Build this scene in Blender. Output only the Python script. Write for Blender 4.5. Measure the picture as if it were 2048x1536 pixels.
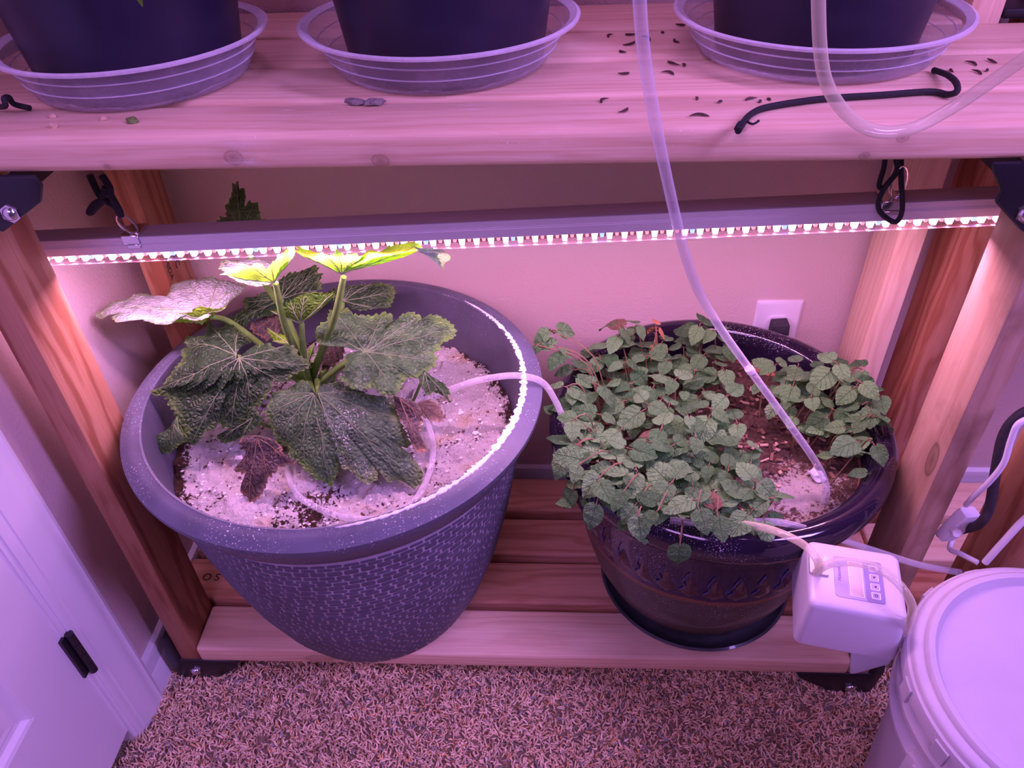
import bpy, bmesh, math, random
import numpy as np
from mathutils import Vector, Matrix, Euler
PI = math.pi
random.seed(7)
rng = np.random.default_rng(11)
for o in list(bpy.data.objects):
    bpy.data.objects.remove(o, do_unlink=True)
sc = bpy.context.scene
COL = sc.collection

# ------------------------------------------------------------------ camera
cam = bpy.data.cameras.new('camera')
cam.sensor_width = 36.0
cam.lens = 1560.0 / 2048.0 * 36.0
cam.clip_start = 0.02
camo = bpy.data.objects.new('camera', cam)
COL.objects.link(camo)
YAW, PITCH, ROLL = -0.0698, 0.6896, -0.0431
fw = Vector((math.sin(YAW)*math.cos(PITCH), math.cos(YAW)*math.cos(PITCH), -math.sin(PITCH)))
rt0 = Vector((math.cos(YAW), -math.sin(YAW), 0))
up0 = rt0.cross(fw)
rt = rt0*math.cos(ROLL) + up0*math.sin(ROLL)
up = up0*math.cos(ROLL) - rt0*math.sin(ROLL)
m = Matrix((rt, up, -fw)).transposed().to_4x4()
m.translation = Vector((0.6335, -0.7375, 1.2177))
camo.matrix_world = m
sc.camera = camo

# ------------------------------------------------------------------ world, lights, exposure
sc.view_settings.view_transform = 'Standard'
sc.view_settings.look = 'None'
sc.view_settings.exposure = 0.0
sc.view_settings.gamma = 1.0
sc.view_settings.use_curve_mapping = False
w = bpy.data.worlds.new('room_ambient')
sc.world = w
w.use_nodes = True
bg = w.node_tree.nodes['Background']
bg.inputs[0].default_value = (0.64, 0.30, 1.0, 1)
bg.inputs[1].default_value = 0.10

def area(name, loc, target, sx, sy, power, col):
    l = bpy.data.lights.new(name, 'AREA')
    l.shape = 'RECTANGLE'
    l.size, l.size_y = sx, sy
    l.energy = power
    l.color = col
    o = bpy.data.objects.new(name, l)
    COL.objects.link(o)
    o.location = loc
    d = Vector(target) - Vector(loc)
    o.rotation_euler = d.to_track_quat('-Z', 'Y').to_euler()
    return o
VIOLET = (0.68, 0.31, 1.0)
area('upper_grow_lamp', (0.75, 0.10, 1.95), (0.7, 0.05, 0.9), 1.3, 0.12, 5.0, (0.80, 0.31, 1.0))
area('room_grow_lamp', (0.12, -1.7, 2.3), (0.6, -0.1, 0.1), 0.9, 0.5, 20.0, VIOLET)
area('side_fill_light', (2.1, -0.85, 2.0), (-0.1, -0.35, 0.4), 0.3, 1.0, 50.0, (0.52, 0.28, 1.0))  # unseen light added at the right to brighten the door

# ------------------------------------------------------------------ helpers
def link(o, parent=None):
    COL.objects.link(o)
    if parent is not None:
        o.parent = parent
    return o

def tag(o, label=None, cat=None, group=None, kind=None):
    if label: o['label'] = label
    if cat: o['category'] = cat
    if group: o['group'] = group
    if kind: o['kind'] = kind
    return o

def empty(name, loc=(0, 0, 0), rot=(0, 0, 0)):
    o = bpy.data.objects.new(name, None)
    o.empty_display_size = 0.05
    o.location = loc
    o.rotation_euler = rot
    COL.objects.link(o)
    return o

class MB:
    """collects geometry, builds ONE mesh object"""
    def __init__(s):
        s.v, s.f, s.mi, s.uv = [], [], [], None
    def add(s, v, f, mi=0):
        b = len(s.v)
        s.v += [tuple(x) for x in v]
        s.f += [tuple(i + b for i in q) for q in f]
        s.mi += [mi]*len(f)
        return s
    def box(s, lo, hi, mi=0):
        x0, y0, z0 = lo; x1, y1, z1 = hi
        return s.add([(x0,y0,z0),(x1,y0,z0),(x1,y1,z0),(x0,y1,z0),(x0,y0,z1),(x1,y0,z1),(x1,y1,z1),(x0,y1,z1)],
                     [(0,3,2,1),(4,5,6,7),(0,1,5,4),(1,2,6,5),(2,3,7,6),(3,0,4,7)], mi)
    def prism(s, poly, y0, y1, mi=0):
        """polygon in (x,z), extruded along y"""
        n = len(poly)
        v = [(a, y0, b) for a, b in poly] + [(a, y1, b) for a, b in poly]
        f = [tuple(range(n)), tuple(range(2*n-1, n-1, -1))]
        f += [(i, i+n, (i+1) % n + n, (i+1) % n) for i in range(n)]
        return s.add(v, f, mi)
    def lathe(s, prof, seg=64, c=(0,0,0), mi=0, closed=False):
        v, f = [], []
        n = len(prof)
        for r, z in prof:
            for k in range(seg):
                a = 2*PI*k/seg
                v.append((c[0]+r*math.cos(a), c[1]+r*math.sin(a), c[2]+z))
        for i in range(n if closed else n-1):
            j = (i+1) % n
            for k in range(seg):
                q = (k+1) % seg
                f.append((i*seg+k, i*seg+q, j*seg+q, j*seg+k))
        return s.add(v, f, mi)
    def disc(s, r, z, seg=64, c=(0,0,0), mi=0):
        v = [(c[0]+r*math.cos(2*PI*k/seg), c[1]+r*math.sin(2*PI*k/seg), c[2]+z) for k in range(seg)]
        return s.add(v, [tuple(range(seg))], mi)
    def tube(s, pts, r, seg=8, mi=0, smooth=0, cap=True, r1=None):
        v, f = tube_geo(pts, r, seg, smooth, cap, r1)
        return s.add(v, f, mi)
    def build(s, name, mats, parent=None, smooth=True, bevel=0, seg=2, fixn=True):
        me = bpy.data.meshes.new(name)
        me.from_pydata(s.v, [], s.f)
        if not isinstance(mats, (list, tuple)): mats = [mats]
        for m_ in mats: me.materials.append(m_)
        if len(mats) > 1: me.polygons.foreach_set('material_index', s.mi)
        if fixn or bevel:
            b = bmesh.new(); b.from_mesh(me)
            if fixn: bmesh.ops.recalc_face_normals(b, faces=b.faces)
            if bevel:
                es = [e for e in b.edges if len(e.link_faces) == 2 and e.calc_face_angle(0) > 0.6]
                bmesh.ops.bevel(b, geom=es, offset=bevel, segments=seg, profile=0.5, affect='EDGES', clamp_overlap=True)
            b.to_mesh(me); b.free()
        if s.uv is not None:
            ul = me.uv_layers.new(name='UVMap')
            idx = np.zeros(len(me.loops), dtype=np.int32)
            me.loops.foreach_get('vertex_index', idx)
            ul.data.foreach_set('uv', np.array(s.uv, dtype=np.float32)[idx].ravel())
        if smooth:
            me.shade_smooth()
            try: me.set_sharp_from_angle(angle=math.radians(42))
            except Exception: pass
        o = bpy.data.objects.new(name, me)
        link(o, parent)
        return o

def catmull(pts, n):
    P = [Vector(q) for q in pts]
    if n <= 1 or len(P) < 3: return P
    out = []
    for i in range(len(P)-1):
        p0, p1, p2, p3 = P[max(i-1,0)], P[i], P[i+1], P[min(i+2,len(P)-1)]
        for k in range(n):
            t = k/n
            out.append(0.5*((2*p1)+(p2-p0)*t+(2*p0-5*p1+4*p2-p3)*t*t+(3*p1-p0-3*p2+p3)*t**3))
    out.append(P[-1])
    return out

def tube_geo(pts, r, seg=8, smooth=0, cap=True, r1=None):
    P = catmull(pts, smooth) if smooth else [Vector(q) for q in pts]
    n = len(P)
    v, f = [], []
    nrm = None
    for i, q in enumerate(P):
        t = (P[min(i+1,n-1)] - P[max(i-1,0)]).normalized()
        if nrm is None:
            a = Vector((0,0,1)) if abs(t.z) < 0.9 else Vector((1,0,0))
            nrm = t.cross(a).normalized()
        else:
            nrm = (nrm - t*nrm.dot(t)).normalized()
        bn = t.cross(nrm)
        rr = r if r1 is None else r + (r1-r)*i/max(n-1,1)
        for k in range(seg):
            a = 2*PI*k/seg
            v.append(q + nrm*math.cos(a)*rr + bn*math.sin(a)*rr)
    for i in range(n-1):
        for k in range(seg):
            j = (k+1) % seg
            f.append((i*seg+k, i*seg+j, (i+1)*seg+j, (i+1)*seg+k))
    if cap:
        f.append(tuple(range(seg))[::-1]); f.append(tuple((n-1)*seg+k for k in range(seg)))
    return v, f

# ------------------------------------------------------------------ materials
MATS = {}
def new_mat(name):
    mt = bpy.data.materials.new(name); mt.use_nodes = True
    nt = mt.node_tree
    return mt, nt, nt.nodes['Principled BSDF']
class N:
    """tiny node-graph writer"""
    def __init__(s, nt): s.nt = nt
    def __call__(s, typ, _in=None, **kw):
        n = s.nt.nodes.new(typ)
        for k, v in kw.items(): setattr(n, k, v)
        for k, v in (_in or {}).items():
            if isinstance(v, bpy.types.NodeSocket): s.nt.links.new(v, n.inputs[k])
            else: n.inputs[k].default_value = v
        return n
    def math(s, op, a, b=0.0, c=None, clamp=False):
        d = {0: a, 1: b}
        if c is not None: d[2] = c
        return s('ShaderNodeMath', d, operation=op, use_clamp=clamp).outputs[0]
    def ramp(s, fac, stops, interp='LINEAR'):
        n = s('ShaderNodeValToRGB', {0: fac}); r = n.color_ramp; r.interpolation = interp
        while len(r.elements) < len(stops): r.elements.new(0.5)
        for e, (p_, c) in zip(r.elements, stops):
            e.position = p_; e.color = (*c, 1) if len(c) == 3 else c
        return n.outputs[0]
    def mix(s, fac, a, b, blend='MIX'):
        n = s('ShaderNodeMix', data_type='RGBA', blend_type=blend)
        for i, v in ((0, fac), (6, a), (7, b)):
            if isinstance(v, bpy.types.NodeSocket): s.nt.links.new(v, n.inputs[i])
            else: n.inputs[i].default_value = (*v, 1) if isinstance(v, tuple) and len(v) == 3 else v
        return n.outputs[2]
    def noise(s, vec, scale, detail=2, rough=0.5):
        return s('ShaderNodeTexNoise', {'Vector': vec, 'Scale': scale, 'Detail': detail, 'Roughness': rough}).outputs[0]
    def obj(s): return s('ShaderNodeTexCoord').outputs['Object']
    def gen_map(s, vec, scale=(1,1,1), loc=(0,0,0)):
        return s('ShaderNodeMapping', {'Vector': vec, 'Scale': scale, 'Location': loc}).outputs[0]
    def bump(s, h, strength=0.3, dist=0.002):
        return s('ShaderNodeBump', {'Height': h, 'Strength': strength, 'Distance': dist}).outputs[0]
    def link(s, a, b): s.nt.links.new(a, b)

def plain(name, col, rough=0.5, metal=0.0, spec=0.5, noise=0.0, nscale=30, coat=0.0, bump=0.0, bscale=60, bdist=0.001):
    mt, nt, b = new_mat(name); n = N(nt)
    b.inputs['Base Color'].default_value = (*col, 1)
    b.inputs['Roughness'].default_value = rough
    b.inputs['Metallic'].default_value = metal
    b.inputs['Specular IOR Level'].default_value = spec
    b.inputs['Coat Weight'].default_value = coat
    v = n.obj()
    if noise:
        f = n.noise(v, nscale, 4, 0.6)
        c = n.ramp(f, [(0.3, tuple(x*(1-noise) for x in col)), (0.7, tuple(min(1, x*(1+noise)) for x in col))])
        n.link(c, b.inputs['Base Color'])
    if bump:
        n.link(n.bump(n.noise(v, bscale, 3), bump, bdist), b.inputs['Normal'])
    return mt

def wood(name, light, dark, knot=0.55, dust=0.0, ringf=330.0, contrast=1.0, stain=0.0, knots=()):
    mt, nt, b = new_mat(name); n = N(nt)
    rnd = n('ShaderNodeObjectInfo').outputs['Random']
    off = n('ShaderNodeCombineXYZ', {0: n.math('MULTIPLY', rnd, 23.7), 1: n.math('MULTIPLY', rnd, 0.09), 2: n.math('MULTIPLY', rnd, 0.05)}).outputs[0]
    v0 = n.obj()
    v = n('ShaderNodeVectorMath', {0: v0, 1: off}, operation='ADD').outputs[0]
    wob = n.noise(n.gen_map(v, (3.2, 16, 16)), 1.0, 3, 0.55)
    sp = n('ShaderNodeSeparateXYZ', {0: v0}).outputs
    # tree centre drifts per board
    cy = n.math('ADD', sp[1], n.math('MULTIPLY', n.math('SUBTRACT', rnd, 0.5), 0.11))
    cz = n.math('ADD', sp[2], n.math('ADD', n.math('MULTIPLY', n.math('FRACT', n.math('MULTIPLY', rnd, 7.3)), 0.08), 0.015))
    r = n.math('SQRT', n.math('ADD', n.math('MULTIPLY', cy, cy), n.math('MULTIPLY', cz, cz)))
    ph = n.math('ADD', n.math('MULTIPLY', r, ringf*2), n.math('MULTIPLY', wob, 22.0))
    s = n.math('MULTIPLY_ADD', n.math('SINE', ph), 0.5, 0.5)
    s = n.math('POWER', s, 2.2)
    fine = n.noise(n.gen_map(v, (9, 420, 420)), 1.0, 3, 0.6)
    broad = n.noise(n.gen_map(v, (1.5, 26, 26)), 1.0, 2, 0.5)
    g = n.math('ADD', n.math('MULTIPLY', s, 0.55*contrast), n.math('ADD', n.math('MULTIPLY', n.math('SUBTRACT', fine, 0.12), 0.85), n.math('MULTIPLY', n.math('SUBTRACT', broad, 0.5), 0.75)), clamp=True)
    col = n.ramp(g, [(0.12, light), (0.5, tuple(0.5*(a+c) for a, c in zip(light, dark))), (0.95, dark)])
    # knots
    kv = n.gen_map(n('ShaderNodeVectorMath', {0: v, 1: n('ShaderNodeCombineXYZ', {0: n.math('MULTIPLY', wob, 0.02), 1: n.math('MULTIPLY', wob, 0.01), 2: 0.0}).outputs[0]}, operation='ADD').outputs[0], (3.1, 7.5, 7.5))
    vd = n('ShaderNodeTexVoronoi', {'Vector': kv, 'Scale': 1.0}, feature='F1').outputs['Distance']
    kf = n.ramp(vd, [(0.0, (1,1,1)), (0.06, (0.65,0.65,0.65)), (0.085, (1,1,1)), (0.10, (0.25,0.25,0.25)), (0.2, (0,0,0))])
    col = n.mix(n.math('MULTIPLY', kf, knot), col, tuple(x*0.36 for x in dark))
    for kx, kz, kr in knots:      # knots with swirl on the board's front face
        dx = n.math('DIVIDE', n.math('SUBTRACT', sp[0], kx), kr*1.25); dz = n.math('DIVIDE', n.math('SUBTRACT', sp[2], kz), kr)
        dd_ = n.math('ADD', n.math('SQRT', n.math('ADD', n.math('MULTIPLY', dx, dx), n.math('MULTIPLY', dz, dz))), n.math('MULTIPLY', n.math('SUBTRACT', n.noise(v0, 120, 3), 0.5), 0.5))
        face = n.math('LESS_THAN', sp[1], -0.030)
        kk = n.ramp(n.math('MULTIPLY', dd_, 0.35), [(0.0, (1,1,1)), (0.12, (0.8,0.8,0.8)), (0.24, (0.6,0.6,0.6)), (0.33, (0.85,0.85,0.85)), (0.40, (0.25,0.25,0.25)), (1.0, (0,0,0))])
        col = n.mix(n.math('MULTIPLY', n.math('MULTIPLY', kk, face), 0.7), col, tuple(x*0.42 for x in dark))
    if stain:
        st = n.ramp(n.noise(v, 9.0, 4, 0.65), [(0.55, (0,0,0)), (0.75, (1,1,1))])
        col = n.mix(n.math('MULTIPLY', st, stain), col, tuple(x*0.5 for x in dark))
    if dust:
        ds = n.ramp(n.noise(v, 330, 2, 0.5), [(0.70, (0,0,0)), (0.74, (1,1,1))])
        dm = n.ramp(n.noise(v, 14, 3, 0.6), [(0.52, (0,0,0)), (0.66, (1,1,1))])
        sm = n.ramp(n.noise(n.gen_map(v, (30, 120, 120)), 1.0, 4, 0.7), [(0.5, (0,0,0)), (0.75, (1,1,1))])
        dm2 = n.ramp(n.noise(v, 7.3, 2, 0.5), [(0.6, (0,0,0)), (0.7, (1,1,1))])
        d = n.math('MAXIMUM', n.math('MULTIPLY', ds, dm), n.math('MULTIPLY', n.math('MULTIPLY', sm, dm2), 0.6))
        col = n.mix(n.math('MULTIPLY', d, dust), col, (0.9, 0.88, 0.86))
    n.link(col, b.inputs['Base Color'])
    b.inputs['Roughness'].default_value = 0.55
    b.inputs['Specular IOR Level'].default_value = 0.35
    n.link(n.bump(n.math('ADD', n.math('MULTIPLY', s, 0.4), fine), 0.18, 0.001), b.inputs['Normal'])
    return mt

def clear(name, tint, opacity, rough=0.12, spec=0.6, noise=0.0, nscale=40, edge=0.5):
    mt, nt, b = new_mat(name); n = N(nt)
    b.inputs['Base Color'].default_value = (*tint, 1)
    b.inputs['Roughness'].default_value = rough
    b.inputs['Specular IOR Level'].default_value = spec
    tr = n('ShaderNodeBsdfTransparent', {0: (0.96, 0.96, 0.97, 1)})
    lw = n('ShaderNodeLayerWeight', {'Blend': 0.5}).outputs['Facing']
    f = n.math('MULTIPLY_ADD', n.math('POWER', lw, 2.0), edge, opacity, clamp=True)
    if noise:
        nz = n.ramp(n.noise(n.obj(), nscale, 4, 0.65), [(0.45, (0,0,0)), (0.7, (1,1,1))])
        f = n.math('ADD', f, n.math('MULTIPLY', nz, noise), clamp=True)
    ms = n('ShaderNodeMixShader', {0: f})
    n.link(tr.outputs[0], ms.inputs[1]); n.link(b.outputs[0], ms.inputs[2])
    n.link(ms.outputs[0], nt.nodes['Material Output'].inputs[0])
    return mt

def leaf_mat(name, c1, c2, trans, tcol, nscale=40, powder=0.0, rough=0.5, ret=140, spec=0.4, bumps=0.5, edge=None, ncol=0.5):
    mt, nt, b = new_mat(name); n = N(nt)
    v = n.obj()
    f = n.noise(v, nscale, 4, 0.65)
    col = n.ramp(f, [(0.36, tuple(0.7*x for x in c1)), (0.5, tuple(0.5*(a+c) for a, c in zip(c1, c2))), (0.66, tuple(1.15*x for x in c2))])
    ve = n('ShaderNodeTexVoronoi', {'Vector': v, 'Scale': ret}, feature='DISTANCE_TO_EDGE').outputs['Distance']
    vv = n.ramp(ve, [(0.0, (1,1,1)), (0.09, (0,0,0))])
    col = n.mix(n.math('MULTIPLY', vv, ncol), col, tuple(0.45*x for x in c1))
    if edge:
        uv = n('ShaderNodeUVMap').outputs[0]
        e = n('ShaderNodeSeparateXYZ', {0: uv}).outputs[1]
        e = n.math('ADD', e, n.math('MULTIPLY', n.math('SUBTRACT', n.noise(v, 60, 3), 0.5), 0.35))
        col = n.mix(n.ramp(e, [(0.86, (0,0,0)), (1.0, (1,1,1))]), col, edge)
    if powder:
        a = n.ramp(n.noise(v, 420, 3, 0.6), [(0.56, (0,0,0)), (0.64, (1,1,1))])
        q = n.ramp(n.noise(v, 26, 3, 0.6), [(0.5, (0,0,0)), (0.68, (1,1,1))])
        col = n.mix(n.math('MULTIPLY', n.math('MULTIPLY', a, q), powder), col, (0.85, 0.84, 0.82))
    n.link(col, b.inputs['Base Color'])
    b.inputs['Roughness'].default_value = rough
    b.inputs['Specular IOR Level'].default_value = spec
    hb = n.math('ADD', n.math('MULTIPLY', ve, 1.5), n.math('MULTIPLY', n.noise(v, 90, 3), 0.8))
    n.link(n.bump(hb, bumps, 0.010), b.inputs['Normal'])
    tl = n('ShaderNodeBsdfTranslucent', {0: (*tcol, 1)})
    ms = n('ShaderNodeMixShader', {0: trans})
    n.link(b.outputs[0], ms.inputs[1]); n.link(tl.outputs[0], ms.inputs[2])
    n.link(ms.outputs[0], nt.nodes['Material Output'].inputs[0])
    return mt

def emit(name, col, strength):
    mt, nt, b = new_mat(name)
    b.inputs['Base Color'].default_value = (*col, 1)
    b.inputs['Emission Color'].default_value = (*col, 1)
    b.inputs['Emission Strength'].default_value = strength
    return mt

M = MATS
M['pine'] = wood('pale_pine', (0.92, 0.68, 0.49), (0.68, 0.41, 0.26), dust=0.15, contrast=0.5)
M['pine_dust'] = wood('pale_pine_dusty', (0.84, 0.61, 0.43), (0.62, 0.36, 0.22), dust=0.85, contrast=0.45)
M['pine_front'] = wood('pale_pine_front_board', (0.84, 0.61, 0.43), (0.62, 0.36, 0.22), dust=0.85, contrast=0.45, knots=[(0.3111-0.59, -0.0045, 0.008), (0.4593-0.59, -0.010, 0.007), (0.9648-0.59, 0.006, 0.005), (0.9338-0.59, -0.012, 0.004), (0.1772-0.59, -0.012, 0.003)])
M['pine_orange'] = wood('orange_fir', (0.49, 0.255, 0.145), (0.30, 0.115, 0.055), knot=0.5, ringf=85, contrast=1.5)
M['pine_red'] = wood('reddish_fir', (0.60, 0.29, 0.17), (0.38, 0.14, 0.07), knot=0.4, ringf=260, contrast=1.2)
M['pine_low'] = wood('lower_shelf_fir', (0.76, 0.44, 0.29), (0.50, 0.24, 0.14), knot=0.4, ringf=260, contrast=0.9)
M['pine_weather'] = wood('weathered_pine', (0.50, 0.33, 0.235), (0.36, 0.205, 0.125), knot=0.85, ringf=150, contrast=0.7, stain=0.6)
M['black'] = plain('black_plastic', (0.012, 0.010, 0.016), 0.42, bump=0.15, bscale=400)
M['black_soft'] = plain('black_cord', (0.010, 0.009, 0.014), 0.75, bump=0.6, bscale=700, bdist=0.0015)
M['black_pot'] = plain('black_nursery_plastic', (0.016, 0.012, 0.034), 0.38, noise=0.25, nscale=9, spec=0.4)
M['chrome'] = plain('chrome', (0.75, 0.74, 0.76), 0.18, metal=1.0)
M['alu'] = plain('brushed_aluminium', (0.70, 0.69, 0.72), 0.42, metal=0.35, noise=0.06, nscale=5)
M['alu_shaded'] = plain('aluminium_shaded', (0.30, 0.24, 0.26), 0.5, metal=0.2)  # same aluminium with the shade on the bar's top put into its colour
M['white_paint'] = plain('white_trim_paint', (0.82, 0.80, 0.86), 0.35, noise=0.02, nscale=6)
M['white_plastic'] = plain('white_plastic', (0.60, 0.56, 0.65), 0.28, noise=0.02, nscale=12, spec=0.5)
M['bucket_plastic'] = plain('bucket_plastic', (0.53, 0.48, 0.55), 0.40, noise=0.05, nscale=7, spec=0.3)
M['outlet_plastic'] = plain('outlet_plastic', (0.74, 0.70, 0.78), 0.3)
M['clear_tube'] = clear('clear_vinyl_tube', (0.90, 0.86, 0.92), 0.22, 0.04, 1.0, edge=0.5)
M['clear_tube_old'] = clear('yellowed_vinyl_tube', (0.86, 0.80, 0.55), 0.32, 0.06, 1.0, edge=0.5)
M['saucer'] = clear('clear_saucer_plastic', (0.62, 0.58, 0.70), 0.26, 0.15, 0.7, noise=0.10, nscale=25, edge=0.35)
M['saucer_rim'] = clear('clear_saucer_rim', (0.84, 0.80, 0.88), 0.45, 0.2, 0.7, noise=0.1, nscale=120, edge=0.4)

# wall paint with orange-peel relief
mt, nt, b = new_mat('beige_wall_paint'); n = N(nt)
v = n.obj()
b.inputs['Base Color'].default_value = (0.66, 0.52, 0.49, 1)
b.inputs['Roughness'].default_value = 0.6
n.link(n.bump(n.noise(v, 210, 3, 0.5), 0.55, 0.0022), b.inputs['Normal'])
M['wall'] = mt
mt, nt, b = new_mat('carpet_backing'); n = N(nt)
v = n.obj()
c = n.ramp(n.noise(v, 260, 4, 0.7), [(0.3, (0.13, 0.09, 0.055)), (0.5, (0.34, 0.25, 0.16)), (0.7, (0.50, 0.39, 0.26))])
n.link(c, b.inputs['Base Color']); b.inputs['Roughness'].default_value = 0.95
n.link(n.bump(n.noise(v, 300, 3, 0.6), 1.0, 0.006), b.inputs['Normal'])
M['carpet'] = mt
mt, nt, b = new_mat('carpet_pile'); n = N(nt)
at = n('ShaderNodeAttribute', attribute_name='tint').outputs['Color']
n.link(at, b.inputs['Base Color']); b.inputs['Roughness'].default_value = 0.9
b.inputs['Specular IOR Level'].default_value = 0.15
M['pile'] = mt

H = 0.9265          # top of the upper shelf
W = 1.138           # inner width between the front posts
FLOOR = -0.100
YW = 0.462          # back wall
XW = -0.088         # left wall

# ------------------------------------------------------------------ room shell
def struct(name, mb, mat, parent=None, **k):
    o = mb.build(name, mat, parent, **k)
    if parent is None: o['kind'] = 'structure'
    return o
struct('floor', MB().box((-0.6, -2.6, FLOOR-0.05), (3.2, YW+0.1, FLOOR)), M['carpet'], smooth=False)
struct('wall_back', MB().box((-0.6, YW, FLOOR), (3.2, YW+0.1, 2.5)), M['wall'], smooth=False)
struct('wall_left', MB().box((XW-0.1, -0.035, FLOOR), (XW, YW, 2.5)), M['wall'], smooth=False)
# door casing (moulded profile swept up)
def casing(name, y0, y1):
    # profile in (y, x): outer thick edge towards the wall, thin edge at the door
    dy = y1 - y0
    prof = [(y1, XW), (y1, XW+0.017), (y1-0.10*dy, XW+0.019), (y1-0.18*dy, XW+0.016), (y1-0.24*dy, XW+0.017), (y1-0.42*dy, XW+0.015), (y1-0.62*dy, XW+0.0105), (y1-0.78*dy, XW+0.0085),
            (y1-0.80*dy, XW+0.006), (y0+0.08*dy, XW+0.006), (y0, XW+0.003), (y0, XW-0.02), (y1, XW-0.02)]
    n_ = len(prof)
    v = [(x, y, FLOOR) for y, x in prof] + [(x, y, 2.05) for y, x in prof]
    f = [tuple(range(n_)), tuple(range(2*n_-1, n_-1, -1))] + [(i, i+n_, (i+1) % n_+n_, (i+1) % n_) for i in range(n_)]
    return MB().add(v, f)
tc = struct('trim_1', casing('c', -0.110, -0.037), M['white_paint'])
tj = MB().box((XW-0.10, -0.118, FLOOR), (XW-0.0005, -0.109, 2.05)).build('door_jamb', M['white_paint'], tc, smooth=False)
# door slab with a recessed moulded panel
DX = XW - 0.004
door = empty('door_1'); door['kind'] = 'structure'
DY1, DZ0 = -0.1165, -0.062
py0, py1, pz0, pz1 = -0.62, -0.222, 0.185, 0.92
d = MB()
d.box((DX-0.035, py1, DZ0), (DX, DY1, 2.0)); d.box((DX-0.035, -0.93, DZ0), (DX, py0, 2.0))
d.box((DX-0.035, py0, DZ0), (DX, py1, pz0)); d.box((DX-0.035, py0, pz1), (DX, py1, pz1+0.15))
d.box((DX-0.035, py0, pz1+0.85), (DX, py1, 2.0))
d.box((DX-0.035, py0, pz1+0.15), (DX-0.012, py1, pz1+0.85))
d.build('door_slab', M['white_paint'], door, smooth=False)
def panel(z0, z1):
    # stepped moulding frame then a raised field
    steps = [(0.0, 0.0), (0.006, -0.002), (0.012, -0.009), (0.020, -0.010), (0.026, -0.0065), (0.034, -0.0075), (0.060, -0.004)]
    v, f = [], []
    for ins, dx in steps:
        v += [(DX+dx, py0+ins, z0+ins), (DX+dx, py1-ins, z0+ins), (DX+dx, py1-ins, z1-ins), (DX+dx, py0+ins, z1-ins)]
    for i in range(len(steps)-1):
        for k in range(4):
            j = (k+1) % 4
            f.append((i*4+k, i*4+j, i*4+4+j, i*4+4+k))
    l = (len(steps)-1)*4
    f.append((l, l+1, l+2, l+3))
    return MB().add(v, f)
panel(pz0, pz1).build('door_panel', M['white_paint'], door, smooth=False)
hg = MB()
hx = DX + 0.010
for a, b2 in ((0.122, 0.146), (0.147, 0.171), (0.172, 0.196), (0.197, 0.222)):
    hg.tube([(hx, -0.1135, a), (hx, -0.1135, b2)], 0.0062, 12)
hg.box((DX, -0.128, 0.124), (DX+0.005, -0.113, 0.220)).box((hx-0.012, -0.114, 0.124), (hx-0.003, -0.102, 0.220))
hg.build('hinge', M['black'], door)
# baseboards
def baseboard(name, fn, a, b2):
    prof = [(0.0, FLOOR), (0.014, FLOOR), (0.014, FLOOR+0.058), (0.011, FLOOR+0.063), (0.012, FLOOR+0.068), (0.010, FLOOR+0.075), (0.012, FLOOR+0.084), (0.010, FLOOR+0.096), (0.0, FLOOR+0.099)]
    k = len(prof)
    v = [fn(t, z, a) for t, z in prof] + [fn(t, z, b2) for t, z in prof]
    f = [tuple(range(k)), tuple(range(2*k-1, k-1, -1))] + [(i, i+k, (i+1) % k+k, (i+1) % k) for i in range(k)]
    return struct(name, MB().add(v, f), M['white_paint'])
baseboard('baseboard_left', lambda t, z, s: (XW+t, s, z), -0.036, YW)
baseboard('baseboard_back', lambda t, z, s: (s, YW-t, z), XW+0.015, 3.1)

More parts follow.
